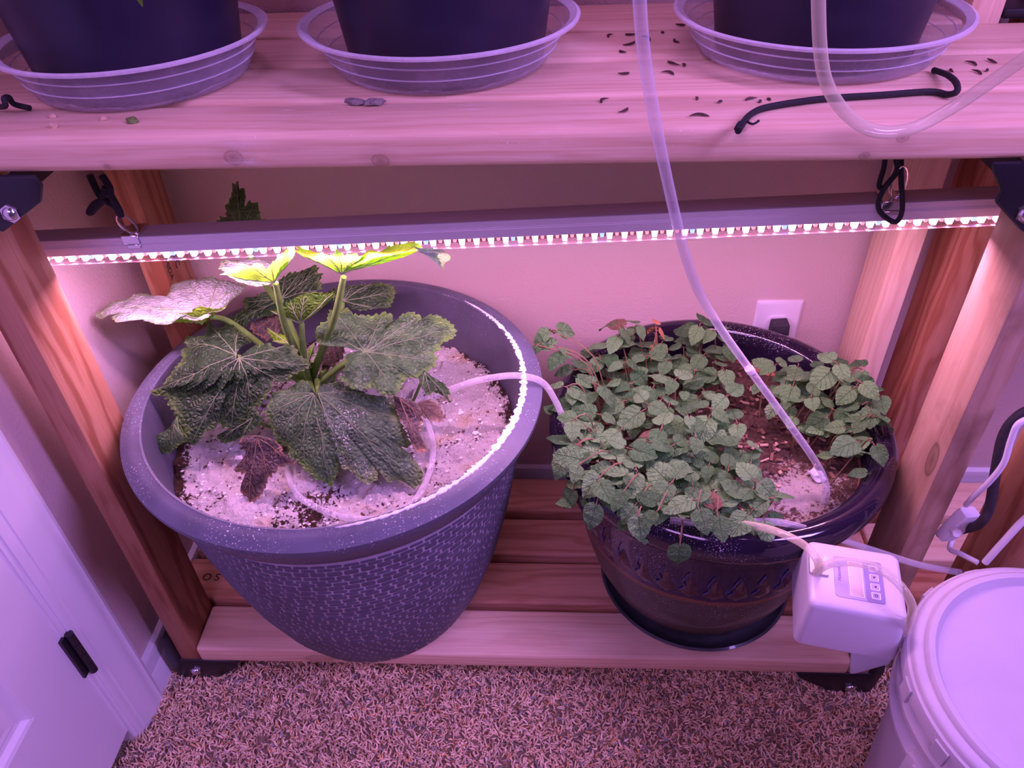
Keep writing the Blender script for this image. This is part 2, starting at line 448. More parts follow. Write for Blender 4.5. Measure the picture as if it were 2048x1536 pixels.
# ------------------------------------------------------------------ carpet pile (real tufts)
def make_pile(x0, x1, y0, y1, dens):
    cnt = int((x1-x0)*(y1-y0)*dens)
    bx = rng.uniform(x0, x1, cnt); by = rng.uniform(y0, y1, cnt)
    keep = ~((bx < XW+0.012) & (by > -0.115))
    keep &= ~((bx - 1.216)**2 + (by+0.262)**2 < 0.13**2)
    bx, by = bx[keep], by[keep]; cnt = len(bx)
    az = rng.uniform(0, 2*PI, cnt); L = rng.uniform(0.011, 0.018, cnt)
    lean = rng.uniform(0.15, 0.95, cnt); curl = rng.uniform(-1.6, 1.6, cnt)
    rad = rng.uniform(0.0014, 0.0022, cnt)
    pts = np.zeros((cnt, 4, 3)); pts[:, 0] = np.c_[bx, by, np.full(cnt, FLOOR-0.001)]
    for s_ in range(3):
        le = lean + 0.28*s_; a = az + curl*s_*0.6
        dirv = np.c_[np.cos(a)*np.sin(le), np.sin(a)*np.sin(le), np.cos(le)]
        pts[:, s_+1] = pts[:, s_] + dirv*(L/3)[:, None]
    V = np.zeros((cnt, 12, 3))
    e1 = np.c_[-np.sin(az), np.cos(az), np.zeros(cnt)]
    e2 = np.c_[np.cos(az)*np.cos(lean), np.sin(az)*np.cos(lean), -np.sin(lean)]
    for s_ in range(4):
        rr = rad*(1.0 if s_ < 3 else 0.75)
        for k in range(3):
            an = 2*PI*k/3
            V[:, s_*3+k] = pts[:, s_] + (e1*math.cos(an) + e2*math.sin(an))*rr[:, None]
    F = []
    for s_ in range(3):
        for k in range(3):
            j = (k+1) % 3
            F.append((s_*3+k, s_*3+j, s_*3+3+j, s_*3+3+k))
    F = np.array(F); T = np.array([9, 10, 11])
    base = (np.arange(cnt)*12)[:, None, None]
    Q = (F[None] + base).reshape(-1)
    TT = (T[None, :] + (np.arange(cnt)*12)[:, None]).reshape(-1)
    me = bpy.data.meshes.new('carpet_pile')
    nv = cnt*12; nq = cnt*9; ntri = cnt
    me.vertices.add(nv); me.vertices.foreach_set('co', V.reshape(-1).astype(np.float32))
    me.loops.add(nq*4+ntri*3); me.loops.foreach_set('vertex_index', np.concatenate([Q, TT]).astype(np.int32))
    me.polygons.add(nq+ntri)
    ls = np.concatenate([np.arange(nq)*4, nq*4+np.arange(ntri)*3]).astype(np.int32)
    me.polygons.foreach_set('loop_start', ls)
    me.update(calc_edges=True)
    pal = 1.85*np.array([(0.56,0.43,0.29),(0.50,0.37,0.24),(0.62,0.49,0.34),(0.40,0.28,0.18),(0.22,0.20,0.19),(0.52,0.29,0.14),(0.30,0.19,0.11)])
    ci = rng.choice(7, cnt, p=[.30,.22,.18,.13,.07,.05,.05])
    patch = 0.5+0.5*np.sin(bx*31+np.sin(by*27)*2)*np.sin(by*37+bx*11)
    c = pal[ci]*(0.82+0.25*rng.random(cnt)+0.1*(patch-0.5))[:, None]
    colr = np.ones((cnt, 12, 4)); colr[:, :, :3] = c[:, None, :]
    at = me.color_attributes.new('tint', 'FLOAT_COLOR', 'POINT')
    at.data.foreach_set('color', colr.reshape(-1).astype(np.float32))
    me.shade_smooth()
    me.materials.append(M['pile'])
    o = bpy.data.objects.new('carpet_pile', me); link(o)
    return tag(o, 'speckled beige and brown shaggy carpet pile in front of the workbench', 'carpet', kind='stuff')
make_pile(-0.10, 1.65, -0.58, 0.05, 44000)

# ------------------------------------------------------------------ workbenches
def board_mesh(L, wd, th, bev=0.005):
    mb = MB().box((-L/2, -wd/2, -th/2), (L/2, wd/2, th/2))
    return mb
def board(name, parent, x0, x1, y0, y1, ztop, mat, th=0.038, bev=0.006):
    o = board_mesh(x1-x0, y1-y0, th).build(name, mat, parent, bevel=bev, seg=3)
    o.location = ((x0+x1)/2, (y0+y1)/2, ztop-th/2)
    return o
def post(name, parent, x0, x1, y0, y1, z0, z1, mat, bev=0.004):
    o = board_mesh(z1-z0, y1-y0, x1-x0).build(name, mat, parent, bevel=bev, seg=2)
    o.rotation_euler = (0, -PI/2, 0)
    o.location = ((x0+x1)/2, (y0+y1)/2, (z0+z1)/2)
    return o
wb = empty('workbench', (0.55, 0.2, FLOOR))
tag(wb, 'pink-lit pine workbench with slatted upper and lower shelves and black corner brackets', 'workbench')
def P_(o):   # keep world placement when parenting to an offset empty
    o.location = Vector(o.location) - Vector(wb.location)
    return o
class off:
    pass
def wboard(*a, **k): return P_(board('shelf_board', wb, *a, **k))
def wpost(*a, **k): return P_(post('post', wb, *a, **k))
# lower shelf
wboard(0.001, W-0.001, 0.0, 0.092, 0.0, M['pine'])
wboard(-0.075, 1.234, 0.106, 0.199, 0.0, M['pine_low'])
wboard(-0.075, 1.234, 0.217, 0.308, 0.0, M['pine_low'])
wboard(0.002, 1.148, 0.329, 0.420, 0.0, M['pine_low'])
# upper shelf
wboard(-0.16, 1.34, 0.000, 0.086, H, M['pine_front'], bev=0.009)
wboard(-0.07, 1.34, 0.096, 0.204, H, M['pine_dust'], bev=0.005)
wboard(-0.07, 1.34, 0.214, 0.324, H, M['pine_dust'], bev=0.005)
wboard(0.002, 1.150, 0.334, 0.457, H, M['pine_dust'], bev=0.005)
# posts
wpost(-0.038, 0.0, 0.004, 0.093, -0.055, H-0.039, M['pine_orange'])
wpost(W, W+0.038, 0.004, 0.093, -0.055, H-0.039, M['pine_weather'])
pbl = wpost(-0.040, 0.0, 0.335, 0.424, -0.055, 1.75, M['pine_orange'])
wpost(1.152, 1.194, 0.335, 0.424, -0.055, 1.75, M['pine'])
# black brackets
def wprism(name, poly, y0, y1, mat=M['black'], bev=0.003):
    o = MB().prism(poly, y0, y1).build(name, mat, wb, bevel=bev, seg=2)
    return P_(o)
def bolt(parent, x, y, z, r=0.0085):
    mb = MB(); prof = [(0.0001, 0.006), (r*0.45, 0.0055), (r*0.8, 0.0035), (r, 0.0), (r, -0.004)]
    mb.lathe(prof, 20); mb.tube([(0, 0, -0.004), (0, 0, 0.001)], r*1.25, 6)
    o = mb.build('bolt', M['chrome'], parent)
    o.rotation_euler = (PI/2, 0, 0); o.location = (x, y, z)
    return o
zt = H-0.0385
b1 = wprism('bracket', [(-0.06, zt), (0.097, zt), (0.101, zt-0.012), (0.092, zt-0.030), (0.033, zt-0.066), (0.030, zt-0.060), (-0.01, zt-0.085), (-0.06, zt-0.085)], -0.0035, 0.0035)
bolt(b1, 0.054, -0.004, 0.846)
b1f = MB().box((0.066, -0.003, zt-0.028), (0.070, 0.075, zt-0.0005)).build('rib', M['black'], b1, smooth=False)
b2 = wprism('bracket', [(1.20, zt), (1.056, zt), (1.060, zt-0.010), (1.066, zt-0.018), (1.075, zt-0.030), (1.073, zt-0.042), (1.108, zt-0.073), (1.135, zt-0.090), (1.20, zt-0.090)], -0.0035, 0.0035)
bolt(b2, 1.107, -0.004, 0.834)
b2f = MB().box((1.083, -0.003, zt-0.028), (1.087, 0.075, zt-0.0005)).build('rib', M['black'], b2, smooth=False)
# feet
zb = -0.0385
f1 = wprism('foot_bracket', [(-0.062, -0.030), (-0.055, -0.099), (0.012, -0.099), (0.062, -0.060), (0.070, zb), (-0.0385, zb), (-0.0385, 0.030), (-0.050, 0.030)], 0.000, 0.130)
bolt(f1, -0.018, -0.001, -0.072)
f2 = wprism('foot_bracket', [(1.198, -0.030), (1.190, -0.099), (1.126, -0.099), (1.066, -0.060), (1.050, zb), (1.1765, zb), (1.1765, 0.030), (1.188, 0.030)], 0.000, 0.130)
bolt(f2, 1.152, -0.001, -0.080)
wprism('foot_bracket', [(-0.060, -0.030), (-0.055, -0.099), (0.06, -0.099), (0.07, zb), (-0.060, zb)], 0.30, 0.43)
wprism('foot_bracket', [(1.20, -0.030), (1.20, -0.099), (1.09, -0.099), (1.08, zb), (1.20, zb)], 0.30, 0.43)
# dark ink stamps on the wood
M['ink'] = plain('stamp_ink', (0.035, 0.02, 0.02), 0.8)
def text_mesh(name, body, size, mat, parent, mw, extrude=0.0002):
    cu = bpy.data.curves.new(name, 'FONT'); cu.body = body; cu.size = size; cu.extrude = extrude
    cu.align_x = 'CENTER'; cu.align_y = 'CENTER'
    o = bpy.data.objects.new(name, cu); COL.objects.link(o)
    me = bpy.data.meshes.new_from_object(o); bpy.data.objects.remove(o, do_unlink=True)
    me.materials.clear(); me.materials.append(mat)
    o = bpy.data.objects.new(name, me); link(o, parent)
    o.matrix_world = mw
    return o
def frame(xa, ya, loc):
    xa = Vector(xa).normalized(); ya = Vector(ya).normalized(); za = xa.cross(ya)
    mm = Matrix((xa, ya, za)).transposed().to_4x4(); mm.translation = Vector(loc)
    return mm
bpy.context.view_layer.update()
for body, y, z, s_ in (('MIDA', 0.347, 0.565, 0.016), ('S U C', 0.377, 0.575, 0.020), ('I /', 0.405, 0.555, 0.022)):
    text_mesh('stamp', body, s_, M['ink'], pbl, frame((0, 0, -1), (0, 1, 0), (0.0008, y, z)))
st = bpy.data.objects['shelf_board.001']
text_mesh('stamp', 'O S', 0.022, M['ink'], st, frame((1, 0, 0), (0, 1, 0), (-0.022, 0.152, 0.0006)))

# neighbouring bench on the right (only its left end stands in view)
nb = empty('workbench', (1.6, 0.2, FLOOR))
tag(nb, 'dark orange workbench end standing behind the white bucket', 'workbench')
def Q_(o):
    o.location = Vector(o.location) - Vector(nb.location); return o
Q_(post('post', nb, 1.287, 1.325, 0.004, 0.093, -0.099, H-0.039, M['pine_orange']))
Q_(post('post', nb, 1.250, 1.290, 0.336, 0.425, -0.099, 1.75, M['pine_red']))
for a_, b_ in ((0.0, 0.088), (0.096, 0.204), (0.214, 0.324), (0.334, 0.457)): Q_(board('shelf_board', nb, 1.345 if a_ < .3 else 1.305, 2.5, a_, b_, H, M['pine_dust']))
Q_(board('shelf_board', nb, 1.326, 2.3, 0.0, 0.092, 0.0, M['pine']))
Q_(board('shelf_board', nb, 1.240, 2.3, 0.106, 0.199, 0.0, M['pine_red']))
Q_(board('shelf_board', nb, 1.240, 2.3, 0.217, 0.308, 0.0, M['pine']))
Q_(board('shelf_board', nb, 1.292, 2.3, 0.329, 0.420, 0.0, M['pine']))

# ------------------------------------------------------------------ grow light bar under the upper shelf
M['led_white'] = emit('led_white', (1.0, 0.52, 1.0), 720.0)
M['led_red'] = emit('led_red', (1.0, 0.12, 0.25), 370.0)
M['led_blue'] = emit('led_blue', (0.25, 0.26, 1.0), 500.0)
M['led_white_s'] = emit('led_white_side', (1.0, 0.80, 1.0), 3.2)
M['led_red_s'] = emit('led_red_side', (1.0, 0.28, 0.34), 1.5)
M['led_blue_s'] = emit('led_blue_side', (0.25, 0.40, 1.0), 2.0)
mt, nt, b = new_mat('clear_lens'); n = N(nt)
tr = n('ShaderNodeBsdfTransparent', {0: (1.0, 0.93, 0.97, 1)}); gs = n('ShaderNodeBsdfGlossy', {'Color': (0.8, 0.8, 0.8, 1), 'Roughness': 0.25})
df = n('ShaderNodeBsdfTranslucent', {0: (1.0, 0.72, 0.85, 1)}); m2 = n('ShaderNodeMixShader', {0: 0.75}); n.link(gs.outputs[0], m2.inputs[1]); n.link(df.outputs[0], m2.inputs[2])
ms = n('ShaderNodeMixShader', {0: 0.05}); n.link(tr.outputs[0], ms.inputs[1]); n.link(m2.outputs[0], ms.inputs[2]); n.link(ms.outputs[0], nt.nodes['Material Output'].inputs[0])
M['lens'] = mt
GX0, GX1 = -0.045, 1.180
slope = 0.0385
gz = 0.747 + slope*((GX0+GX1)/2 + 0.005)
gl = empty('grow_light', ((GX0+GX1)/2, 0.130, gz), (0, -math.atan(slope), 0))
tag(gl, 'aluminium grow light bar glowing pink under the upper shelf', 'grow light')
GL = (GX1-GX0)/2
hs = MB()
# housing cross-section in (y, z), z=0 at the top
prof = [(-0.015, 0.0), (-0.015, -0.004), (-0.0145, -0.0045), (-0.0145, -0.0085), (-0.0152, -0.009), (-0.0152, -0.0100), (-0.0145, -0.0105), (-0.0152, -0.0112), (-0.0152, -0.022), (-0.012, -0.024), (0.012, -0.024), (0.015, -0.022), (0.015, 0.0)]
k = len(prof)
hs.add([(-GL, y, z) for y, z in prof] + [(GL, y, z) for y, z in prof],
       [tuple(range(k)), tuple(range(2*k-1, k-1, -1))] + [(i, i+k, (i+1) % k+k, (i+1) % k) for i in range(k)])
hs.build('housing', M['alu'], gl, smooth=False)
MB().box((-GL, -0.0145, 0.0002), (GL, 0.0145, 0.0014)).build('top_plate', M['alu_shaded'], gl, smooth=False)  # top face of the bar, its shade painted in by the darker aluminium
M['light_cutoff'] = plain('dark_red_cutoff', (0.012, 0.005, 0.0065), 0.9, spec=0.0)  # near-black red, chosen so the lit flange shows a pink band between LEDs
MB().box((-GL, 0.0128, -0.0425), (GL, 0.0150, -0.0225)).build('light_cutoff_flange', M['light_cutoff'], gl, smooth=False)  # unseen flange added to keep LED light off the upper wall
ln = MB()
lp = [(-0.0125, -0.0235), (-0.0128, -0.034), (-0.0105, -0.0375), (0.0, -0.0385), (0.0105, -0.0395), (0.0126, -0.0395)]
ln.add([(-GL, y, z) for y, z in lp] + [(GL, y, z) for y, z in lp], [(i, i+6, i+7, i+1) for i in range(5)])
ln.build('lens', M['lens'], gl, smooth=False, fixn=False)
for x in (-GL, GL-0.003):
    MB().box((x, -0.0155, -0.0385), (x+0.003, 0.0155, 0.0015)).build('end_cap', M['alu_shaded'], gl, smooth=False)
nl = 132
def led_mesh(name, mat, a, h):
    mb = MB()
    mb.add([(-a,-a,0),(a,-a,0),(a,a,0),(-a,a,0),(-a*.6,-a*.9,-h),(a*.6,-a*.9,-h),(a*.6,a*.9,-h),(-a*.6,a*.9,-h)], [(4,7,6,5)], 0)
    mb.f += [(0,1,5,4),(1,2,6,5),(2,3,7,6),(3,0,4,7)]; mb.mi += [1]*4
    o = mb.build(name, [mat, M[mat.name + '_s']], None, smooth=False, fixn=False); me = o.data
    bpy.data.objects.remove(o, do_unlink=True); return me
lw_, lr_, lb_ = led_mesh('led', M['led_white'], 0.0044, 0.0110), led_mesh('led_r', M['led_red'], 0.0028, 0.0075), led_mesh('led_b', M['led_blue'], 0.0034, 0.0085)
for i in range(nl):
    me = lw_ if i % 2 == 0 else (lb_ if (i//2) % 6 == 3 else lr_)
    o = bpy.data.objects.new('led', me); link(o, gl)
    o.location = (-GL + 0.012 + (2*GL-0.024)*i/(nl-1), -0.003, -0.0242)

PATHS = {
    'tube_a': [[0.6917, -0.13, 1.0909], [0.7033, -0.11, 1.0238], [0.7313, -0.08, 0.92], [0.7765, -0.02, 0.7808], [0.8258, 0.04, 0.6747], [0.8918, 0.08, 0.5664], [0.9623, 0.08, 0.4683], [1.0096, 0.065, 0.4048], [1.0242, 0.05, 0.3743], [1.0264, 0.0447, 0.345]],
    'tube_b': [[0.8307, -0.08, 1.0772], [0.8437, -0.08, 1.0233], [0.8598, -0.07, 0.9883], [0.8858, -0.06, 0.959], [0.9148, -0.055, 0.9424], [0.9467, -0.05, 0.9417], [0.978, -0.045, 0.957], [1.0015, -0.05, 0.981], [1.0259, -0.06, 1.0117]],
    'tube_c': [[0.9617, -0.1256, 0.408], [0.9539, -0.1267, 0.435], [0.9404, -0.1064, 0.44], [0.9149, -0.0779, 0.43], [0.8885, -0.06, 0.42], [0.8682, -0.0544, 0.416]],
    'tube_c2': [[0.8688, -0.0527, 0.414], [0.8456, -0.0521, 0.413], [0.8198, -0.0508, 0.412], [0.788, -0.0444, 0.41]],
    'tube_d': [[0.8688, -0.0527, 0.414], [0.8915, -0.0489, 0.414], [0.9305, -0.0492, 0.413], [0.9716, -0.0504, 0.4], [1.0304, -0.0354, 0.36], [1.0915, -0.0224, 0.32], [1.1559, -0.02, 0.29], [1.2191, -0.0169, 0.27]],
    'tube_e': [[0.957, -0.1272, 0.408], [0.9569, -0.1347, 0.428], [0.9645, -0.1386, 0.443], [0.9834, -0.1446, 0.455], [1.0075, -0.1559, 0.46], [1.0289, -0.1729, 0.455], [1.0427, -0.1892, 0.44], [1.0462, -0.1956, 0.42], [1.056, -0.184, 0.375]],
    'tube_ring': [[0.2318, 0.0721, 0.39], [0.2667, 0.0032, 0.405], [0.3098, -0.027, 0.405], [0.3551, -0.0426, 0.405], [0.4031, -0.0402, 0.405], [0.44, -0.0088, 0.405], [0.4539, 0.0493, 0.405], [0.4527, 0.0983, 0.408], [0.439, 0.1437, 0.412], [0.4321, 0.1582, 0.43]],
    'tube_f': [[0.4306, 0.1434, 0.455], [0.4638, 0.1433, 0.47], [0.5107, 0.14, 0.495], [0.5554, 0.1379, 0.508], [0.5879, 0.1391, 0.508], [0.6166, 0.1462, 0.49], [0.635, 0.136, 0.465], [0.6498, 0.1198, 0.435], [0.6611, 0.1119, 0.415], [0.6915, 0.1136, 0.395]],
    'cord_shelf': [[1.0405, 0.1412, 0.9295], [1.0412, 0.1097, 0.9345], [1.0352, 0.0751, 0.9385], [1.0297, 0.0567, 0.9365], [1.0254, 0.0643, 0.9305], [1.0117, 0.0737, 0.9305], [0.9602, 0.0664, 0.9305], [0.899, 0.0582, 0.9305], [0.846, 0.0401, 0.9305], [0.8258, 0.0237, 0.9305], [0.8137, 0.0024, 0.9305], [0.804, -0.0205, 0.9305]],
    'cord_tail': [[0.8131, -0.0002, 0.9315], [0.8074, -0.005, 0.9325], [0.8021, -0.0156, 0.9305]],
    'cord_tail2': [[0.8147, 0.0036, 0.9315], [0.8204, -0.0041, 0.9305], [0.8268, -0.0009, 0.9325]],
    'loop_a': [[0.9991, 0.105, 0.8493], [1.0012, 0.105, 0.8353], [1.0011, 0.105, 0.821], [1.0019, 0.105, 0.8138], [1.0066, 0.105, 0.8107], [1.0119, 0.105, 0.8197], [1.0169, 0.105, 0.8315], [1.0099, 0.105, 0.8491]],
    'loop_b': [[1.0116, 0.098, 0.8521], [1.0127, 0.098, 0.8324], [1.0055, 0.098, 0.8146], [1.0025, 0.097, 0.8005], [1.0048, 0.096, 0.7898], [1.0127, 0.096, 0.781], [1.0261, 0.096, 0.7729], [1.0311, 0.096, 0.7769], [1.0318, 0.097, 0.7878], [1.0271, 0.098, 0.8059], [1.0219, 0.1, 0.8231], [1.0141, 0.1, 0.8512]],
    'knot_a': [[0.0873, 0.105, 0.8394], [0.0885, 0.105, 0.821], [0.0917, 0.105, 0.8099], [0.1034, 0.105, 0.7985], [0.1054, 0.105, 0.7866]],
    'knot_b': [[0.1049, 0.1, 0.8414], [0.1086, 0.1, 0.8264], [0.1066, 0.1, 0.8155], [0.1095, 0.1, 0.7976], [0.1089, 0.1, 0.7885]],
    'knot_c': [[0.1046, 0.098, 0.8274], [0.0947, 0.098, 0.8122], [0.0828, 0.098, 0.8057], [0.0725, 0.098, 0.7957], [0.0747, 0.098, 0.7945], [0.0846, 0.098, 0.8023], [0.0989, 0.098, 0.8121]],
    'ring_l': [[0.1098, 0.105, 0.7778]],
    'clip_l': [[0.1004, 0.11, 0.7516]],
    'ring_r': [[1.0188, 0.108, 0.8182]],
    'clip_r': [[1.0267, 0.11, 0.7875]],
    'cord_left': [[0.0287, 0.0802, 0.9305], [0.056, 0.0583, 0.9385], [0.0589, 0.0578, 0.9465], [0.0586, 0.0664, 0.9445], [0.0546, 0.0753, 0.9345], [0.0715, 0.0736, 0.9305]],
    'black_cable': [[1.2107, -0.02, 0.5935], [1.1881, -0.02, 0.5776], [1.1813, -0.02, 0.5449], [1.1931, -0.02, 0.4841], [1.2085, -0.02, 0.4183], [1.2089, -0.02, 0.3832], [1.2236, 0.02, 0.3222], [1.2512, 0.1, 0.2148]],
    'white_cord': [[1.2005, -0.04, 0.5956], [1.1769, -0.04, 0.5837], [1.177, -0.04, 0.5556], [1.1824, -0.04, 0.5177], [1.1849, -0.03, 0.4745], [1.1906, -0.01, 0.4265], [1.2006, 0.01, 0.3845]],
    'white_cord2': [[1.2603, -0.04, 0.4416], [1.2452, -0.04, 0.4123], [1.2358, -0.04, 0.3716], [1.2264, -0.04, 0.3233]],
    'white_cord3': [[1.2216, 0.03, 0.2876], [1.2092, 0.01, 0.2893], [1.2124, -0.01, 0.3033], [1.2248, -0.03, 0.3103]],
    'conn': [[1.2049, 0.012, 0.3444]],
    'petA': [[0.1199, 0.2, 0.5737]]}
# ------------------------------------------------------------------ hanging cords, rings and clips
def thing_tube(name, key, r, mat, label, cat, seg=10, sm=6, group=None):
    o = MB().tube(PATHS[key] if isinstance(key, str) else key, r, seg, smooth=sm).build(name, mat)
    return tag(o, label, cat, group)
def clip(key, rkey):
    c = Vector(PATHS[key][0]); r = Vector(PATHS[rkey][0])
    zc = 0.747 + slope*(c.x+0.005)
    cl = MB().box((c.x-0.011, 0.1135, zc-0.010), (c.x+0.011, 0.1148, zc+0.003)).box((c.x-0.011, 0.1135, zc+0.0022), (c.x+0.011, 0.147, zc+0.0034))
    cl.box((c.x-0.006, 0.1118, zc-0.014), (c.x+0.011, 0.1148, zc-0.0085))
    o = cl.build('hanger_clip', M['chrome'], None, bevel=0.0006, seg=1)
    tag(o, 'steel spring clip gripping the ' + ('left' if c.x < 0.5 else 'right') + ' end of the glowing light bar', 'clip')
    pts = []
    top = PATHS['knot_a'][-1] if c.x < 0.5 else (1.016, 0.100, 0.838)
    mid = (Vector(top) + Vector((c.x+0.004, 0.122, zc+0.004)))/2
    ax = (Vector((c.x+0.004, 0.122, zc+0.004)) - Vector(top)); hh = ax.length/2 + 0.002; ax.normalize()
    sd = Vector((1, 0.25, 0)); sd = (sd - ax*sd.dot(ax)).normalized()
    for i in range(24):
        a = 2*PI*i/24
        pts.append(mid + ax*math.cos(a)*hh + sd*math.sin(a)*0.0085)
    pts.append(pts[0])
    rg = MB().tube(pts, 0.0011, 6).tube([q + Vector((0.001, -0.003, 0.001)) for q in pts], 0.0011, 6).build('ring', M['chrome'], o)
    return o
clip('clip_l', 'ring_l'); clip('clip_r', 'ring_r')
hc = empty('hanging_cord', PATHS['knot_a'][0]); tag(hc, 'knotted black cord holding the left end of the light bar', 'cord')
for key, r in (('knot_a', 0.0042), ('knot_b', 0.0042), ('knot_c', 0.0036)):
    o = MB().tube(PATHS[key], r, 8, smooth=5).build('strand', M['black_soft'], hc); o.location = -Vector(hc.location)
hc = empty('hanging_cord', PATHS['loop_b'][0]); tag(hc, 'looped black cord hanging at the right end of the light bar', 'cord')
for key, r in (('loop_a', 0.0030), ('loop_b', 0.0030)):
    o = MB().tube(PATHS[key], r, 8, smooth=6).build('strand', M['black_soft'], hc); o.location = -Vector(hc.location)
hc = empty('shelf_cord', PATHS['cord_shelf'][0]); tag(hc, 'black braided cord lying along the upper shelf in front of right saucer', 'cord')
for key, r in (('cord_shelf', 0.0032), ('cord_tail', 0.0012), ('cord_tail2', 0.0012)):
    o = MB().tube(PATHS[key], r, 8, smooth=5).build('strand' if r > .002 else 'frayed_end', M['black_soft'], hc); o.location = -Vector(hc.location)
thing_tube('shelf_cord', 'cord_left', 0.003, M['black_soft'], 'short black cord loop at the far left of the upper shelf', 'cord')

# ------------------------------------------------------------------ grey planter
def speckled(name, col, rough, dust, scale=420, dirt=None, dscale=13, thr=0.62):
    mt, nt, b = new_mat(name); n = N(nt); v = n.obj()
    f = n.noise(v, 18, 3, 0.6)
    c = n.ramp(f, [(0.35, tuple(x*0.88 for x in col)), (0.65, tuple(x*1.12 for x in col))])
    if dust:
        a = n.ramp(n.noise(v, scale, 2, 0.55), [(thr, (0,0,0)), (thr+0.04, (1,1,1))])
        q = n.ramp(n.noise(v, dscale, 3, 0.6), [(0.42, (0,0,0)), (0.62, (1,1,1))])
        c = n.mix(n.math('MULTIPLY', n.math('MULTIPLY', a, q), dust), c, (0.88, 0.84, 0.86))
    n.link(c, b.inputs['Base Color']); b.inputs['Roughness'].default_value = rough
    n.link(n.bump(n.noise(v, 300, 2), 0.1, 0.001), b.inputs['Normal'])
    return mt
M['grey_rim'] = speckled('slate_planter_rim', (0.092, 0.096, 0.142), 0.45, 0.95, thr=0.645)
M['grey_body'] = speckled('slate_planter_grooves', (0.42, 0.38, 0.48), 0.5, 0.0)
M['grey_cell'] = speckled('slate_planter_cells', (0.085, 0.082, 0.125), 0.45, 0.0)
M['grey_in'] = speckled('slate_planter_inside', (0.085, 0.08, 0.115), 0.5, 0.5, thr=0.68)
M['powder'] = plain('white_powder', (0.86, 0.82, 0.76), 0.95, noise=0.06, nscale=400, bump=0.8, bscale=420)
GPX, GPY = 0.311, 0.142
gp = empty('grey_planter', (GPX, GPY, 0.0))
tag(gp, 'large slate grey planter with pebbled basket-weave sides and thick rolled rim', 'planter')
body = [(0.02, 0.001), (0.148, 0.001), (0.162, 0.006), (0.172, 0.018), (0.198, 0.075), (0.2255, 0.160), (0.2465, 0.250), (0.2625, 0.340), (0.272, 0.405), (0.274, 0.428)]
MB().lathe(body, 96).build('body', M['grey_body'], gp)
rim = [(0.2735, 0.426), (0.278, 0.4265), (0.2845, 0.432), (0.2925, 0.447), (0.3005, 0.463), (0.3055, 0.474), (0.3055, 0.481), (0.296, 0.4865), (0.287, 0.4905), (0.279, 0.4895), (0.2775, 0.4905), (0.2745, 0.490), (0.273, 0.484), (0.268, 0.44), (0.262, 0.40), (0.255, 0.355)]
rm = MB(); rm.lathe(rim[:12], 128, mi=0); rm.lathe(rim[11:], 128, mi=1)
rm.build('rim', [M['grey_rim'], M['grey_in']], gp)
# relief cells: proud pads in staggered rows, joined (thousands)
def prof_r(z):
    for (r0, z0), (r1, z1) in zip(body[3:], body[4:]):
        if z0 <= z <= z1: return r0 + (r1-r0)*(z-z0)/(z1-z0)
    return body[-1][0]
cv, cf = [], []
z = 0.026; row = 0
while z < 0.412:
    hrow = 0.0105*(0.9+0.25*math.sin(row*1.7)) 
    R = prof_r(z + hrow/2)
    nc = int(2*PI*R/0.0215)
    ph = random.random()*0.3 + (0.5 if row % 2 else 0)
    for k in range(nc):
        a0 = 2*PI*(k+ph)/nc; wa = 2*PI/nc
        jw = random.uniform(0.84, 0.94); jz = random.uniform(-0.0006, 0.0006)
        zl, zh = z+0.0006+jz, z+hrow-0.0006+jz
        b0 = len(cv)
        for (ua, uz, pr) in ((-.5, .2, 0), (-.38, 0, 0), (.38, 0, 0), (.5, .2, 0), (.5, .8, 0), (.38, 1, 0), (-.38, 1, 0), (-.5, .8, 0), (-.33, .25, 1), (.33, .25, 1), (.33, .75, 1), (-.33, .75, 1)):
            zz = zl + (zh-zl)*uz; aa = a0 + wa*(ua*jw)
            rr = prof_r(min(zz, 0.427)) + (0.0013 if pr else 0.0003)
            cv.append((rr*math.cos(aa), rr*math.sin(aa), zz))
        cf += [tuple(b0+i for i in q) for q in ((8,9,10,11),(0,1,8),(1,2,9,8),(2,3,9),(3,4,10,9),(4,5,10),(5,6,11,10),(6,7,11),(7,0,8,11))]
    z += hrow; row += 1
mb = MB(); mb.add(cv, cf); o = mb.build('relief_cells', M['grey_cell'], gp, fixn=False); o['kind'] = 'stuff'
# ring of powder caught on the rim ledge (right-hand side) - low mound of real thickness
pv, pf = [], []
seg = 190
for i in range(seg+1):
    a = math.radians(-78 + 130*i/seg)
    wd = 0.0062*math.sin(PI*i/seg)**0.5*(0.35+0.9*random.random())
    for dr, dz in ((-wd, -0.0002), (-wd*0.4, 0.0014), (wd*0.5, 0.0010), (wd, -0.0018)):
        rr = 0.2790+dr*random.uniform(.8, 1.2)
        pv.append((rr*math.cos(a), rr*math.sin(a), 0.4902+dz))
    if i:
        for k in range(3):
            q = (i-1)*4+k; pf.append((q, q+4, q+5, q+1))
po = MB().add(pv, pf).build('rim_powder', M['powder'], gp); 

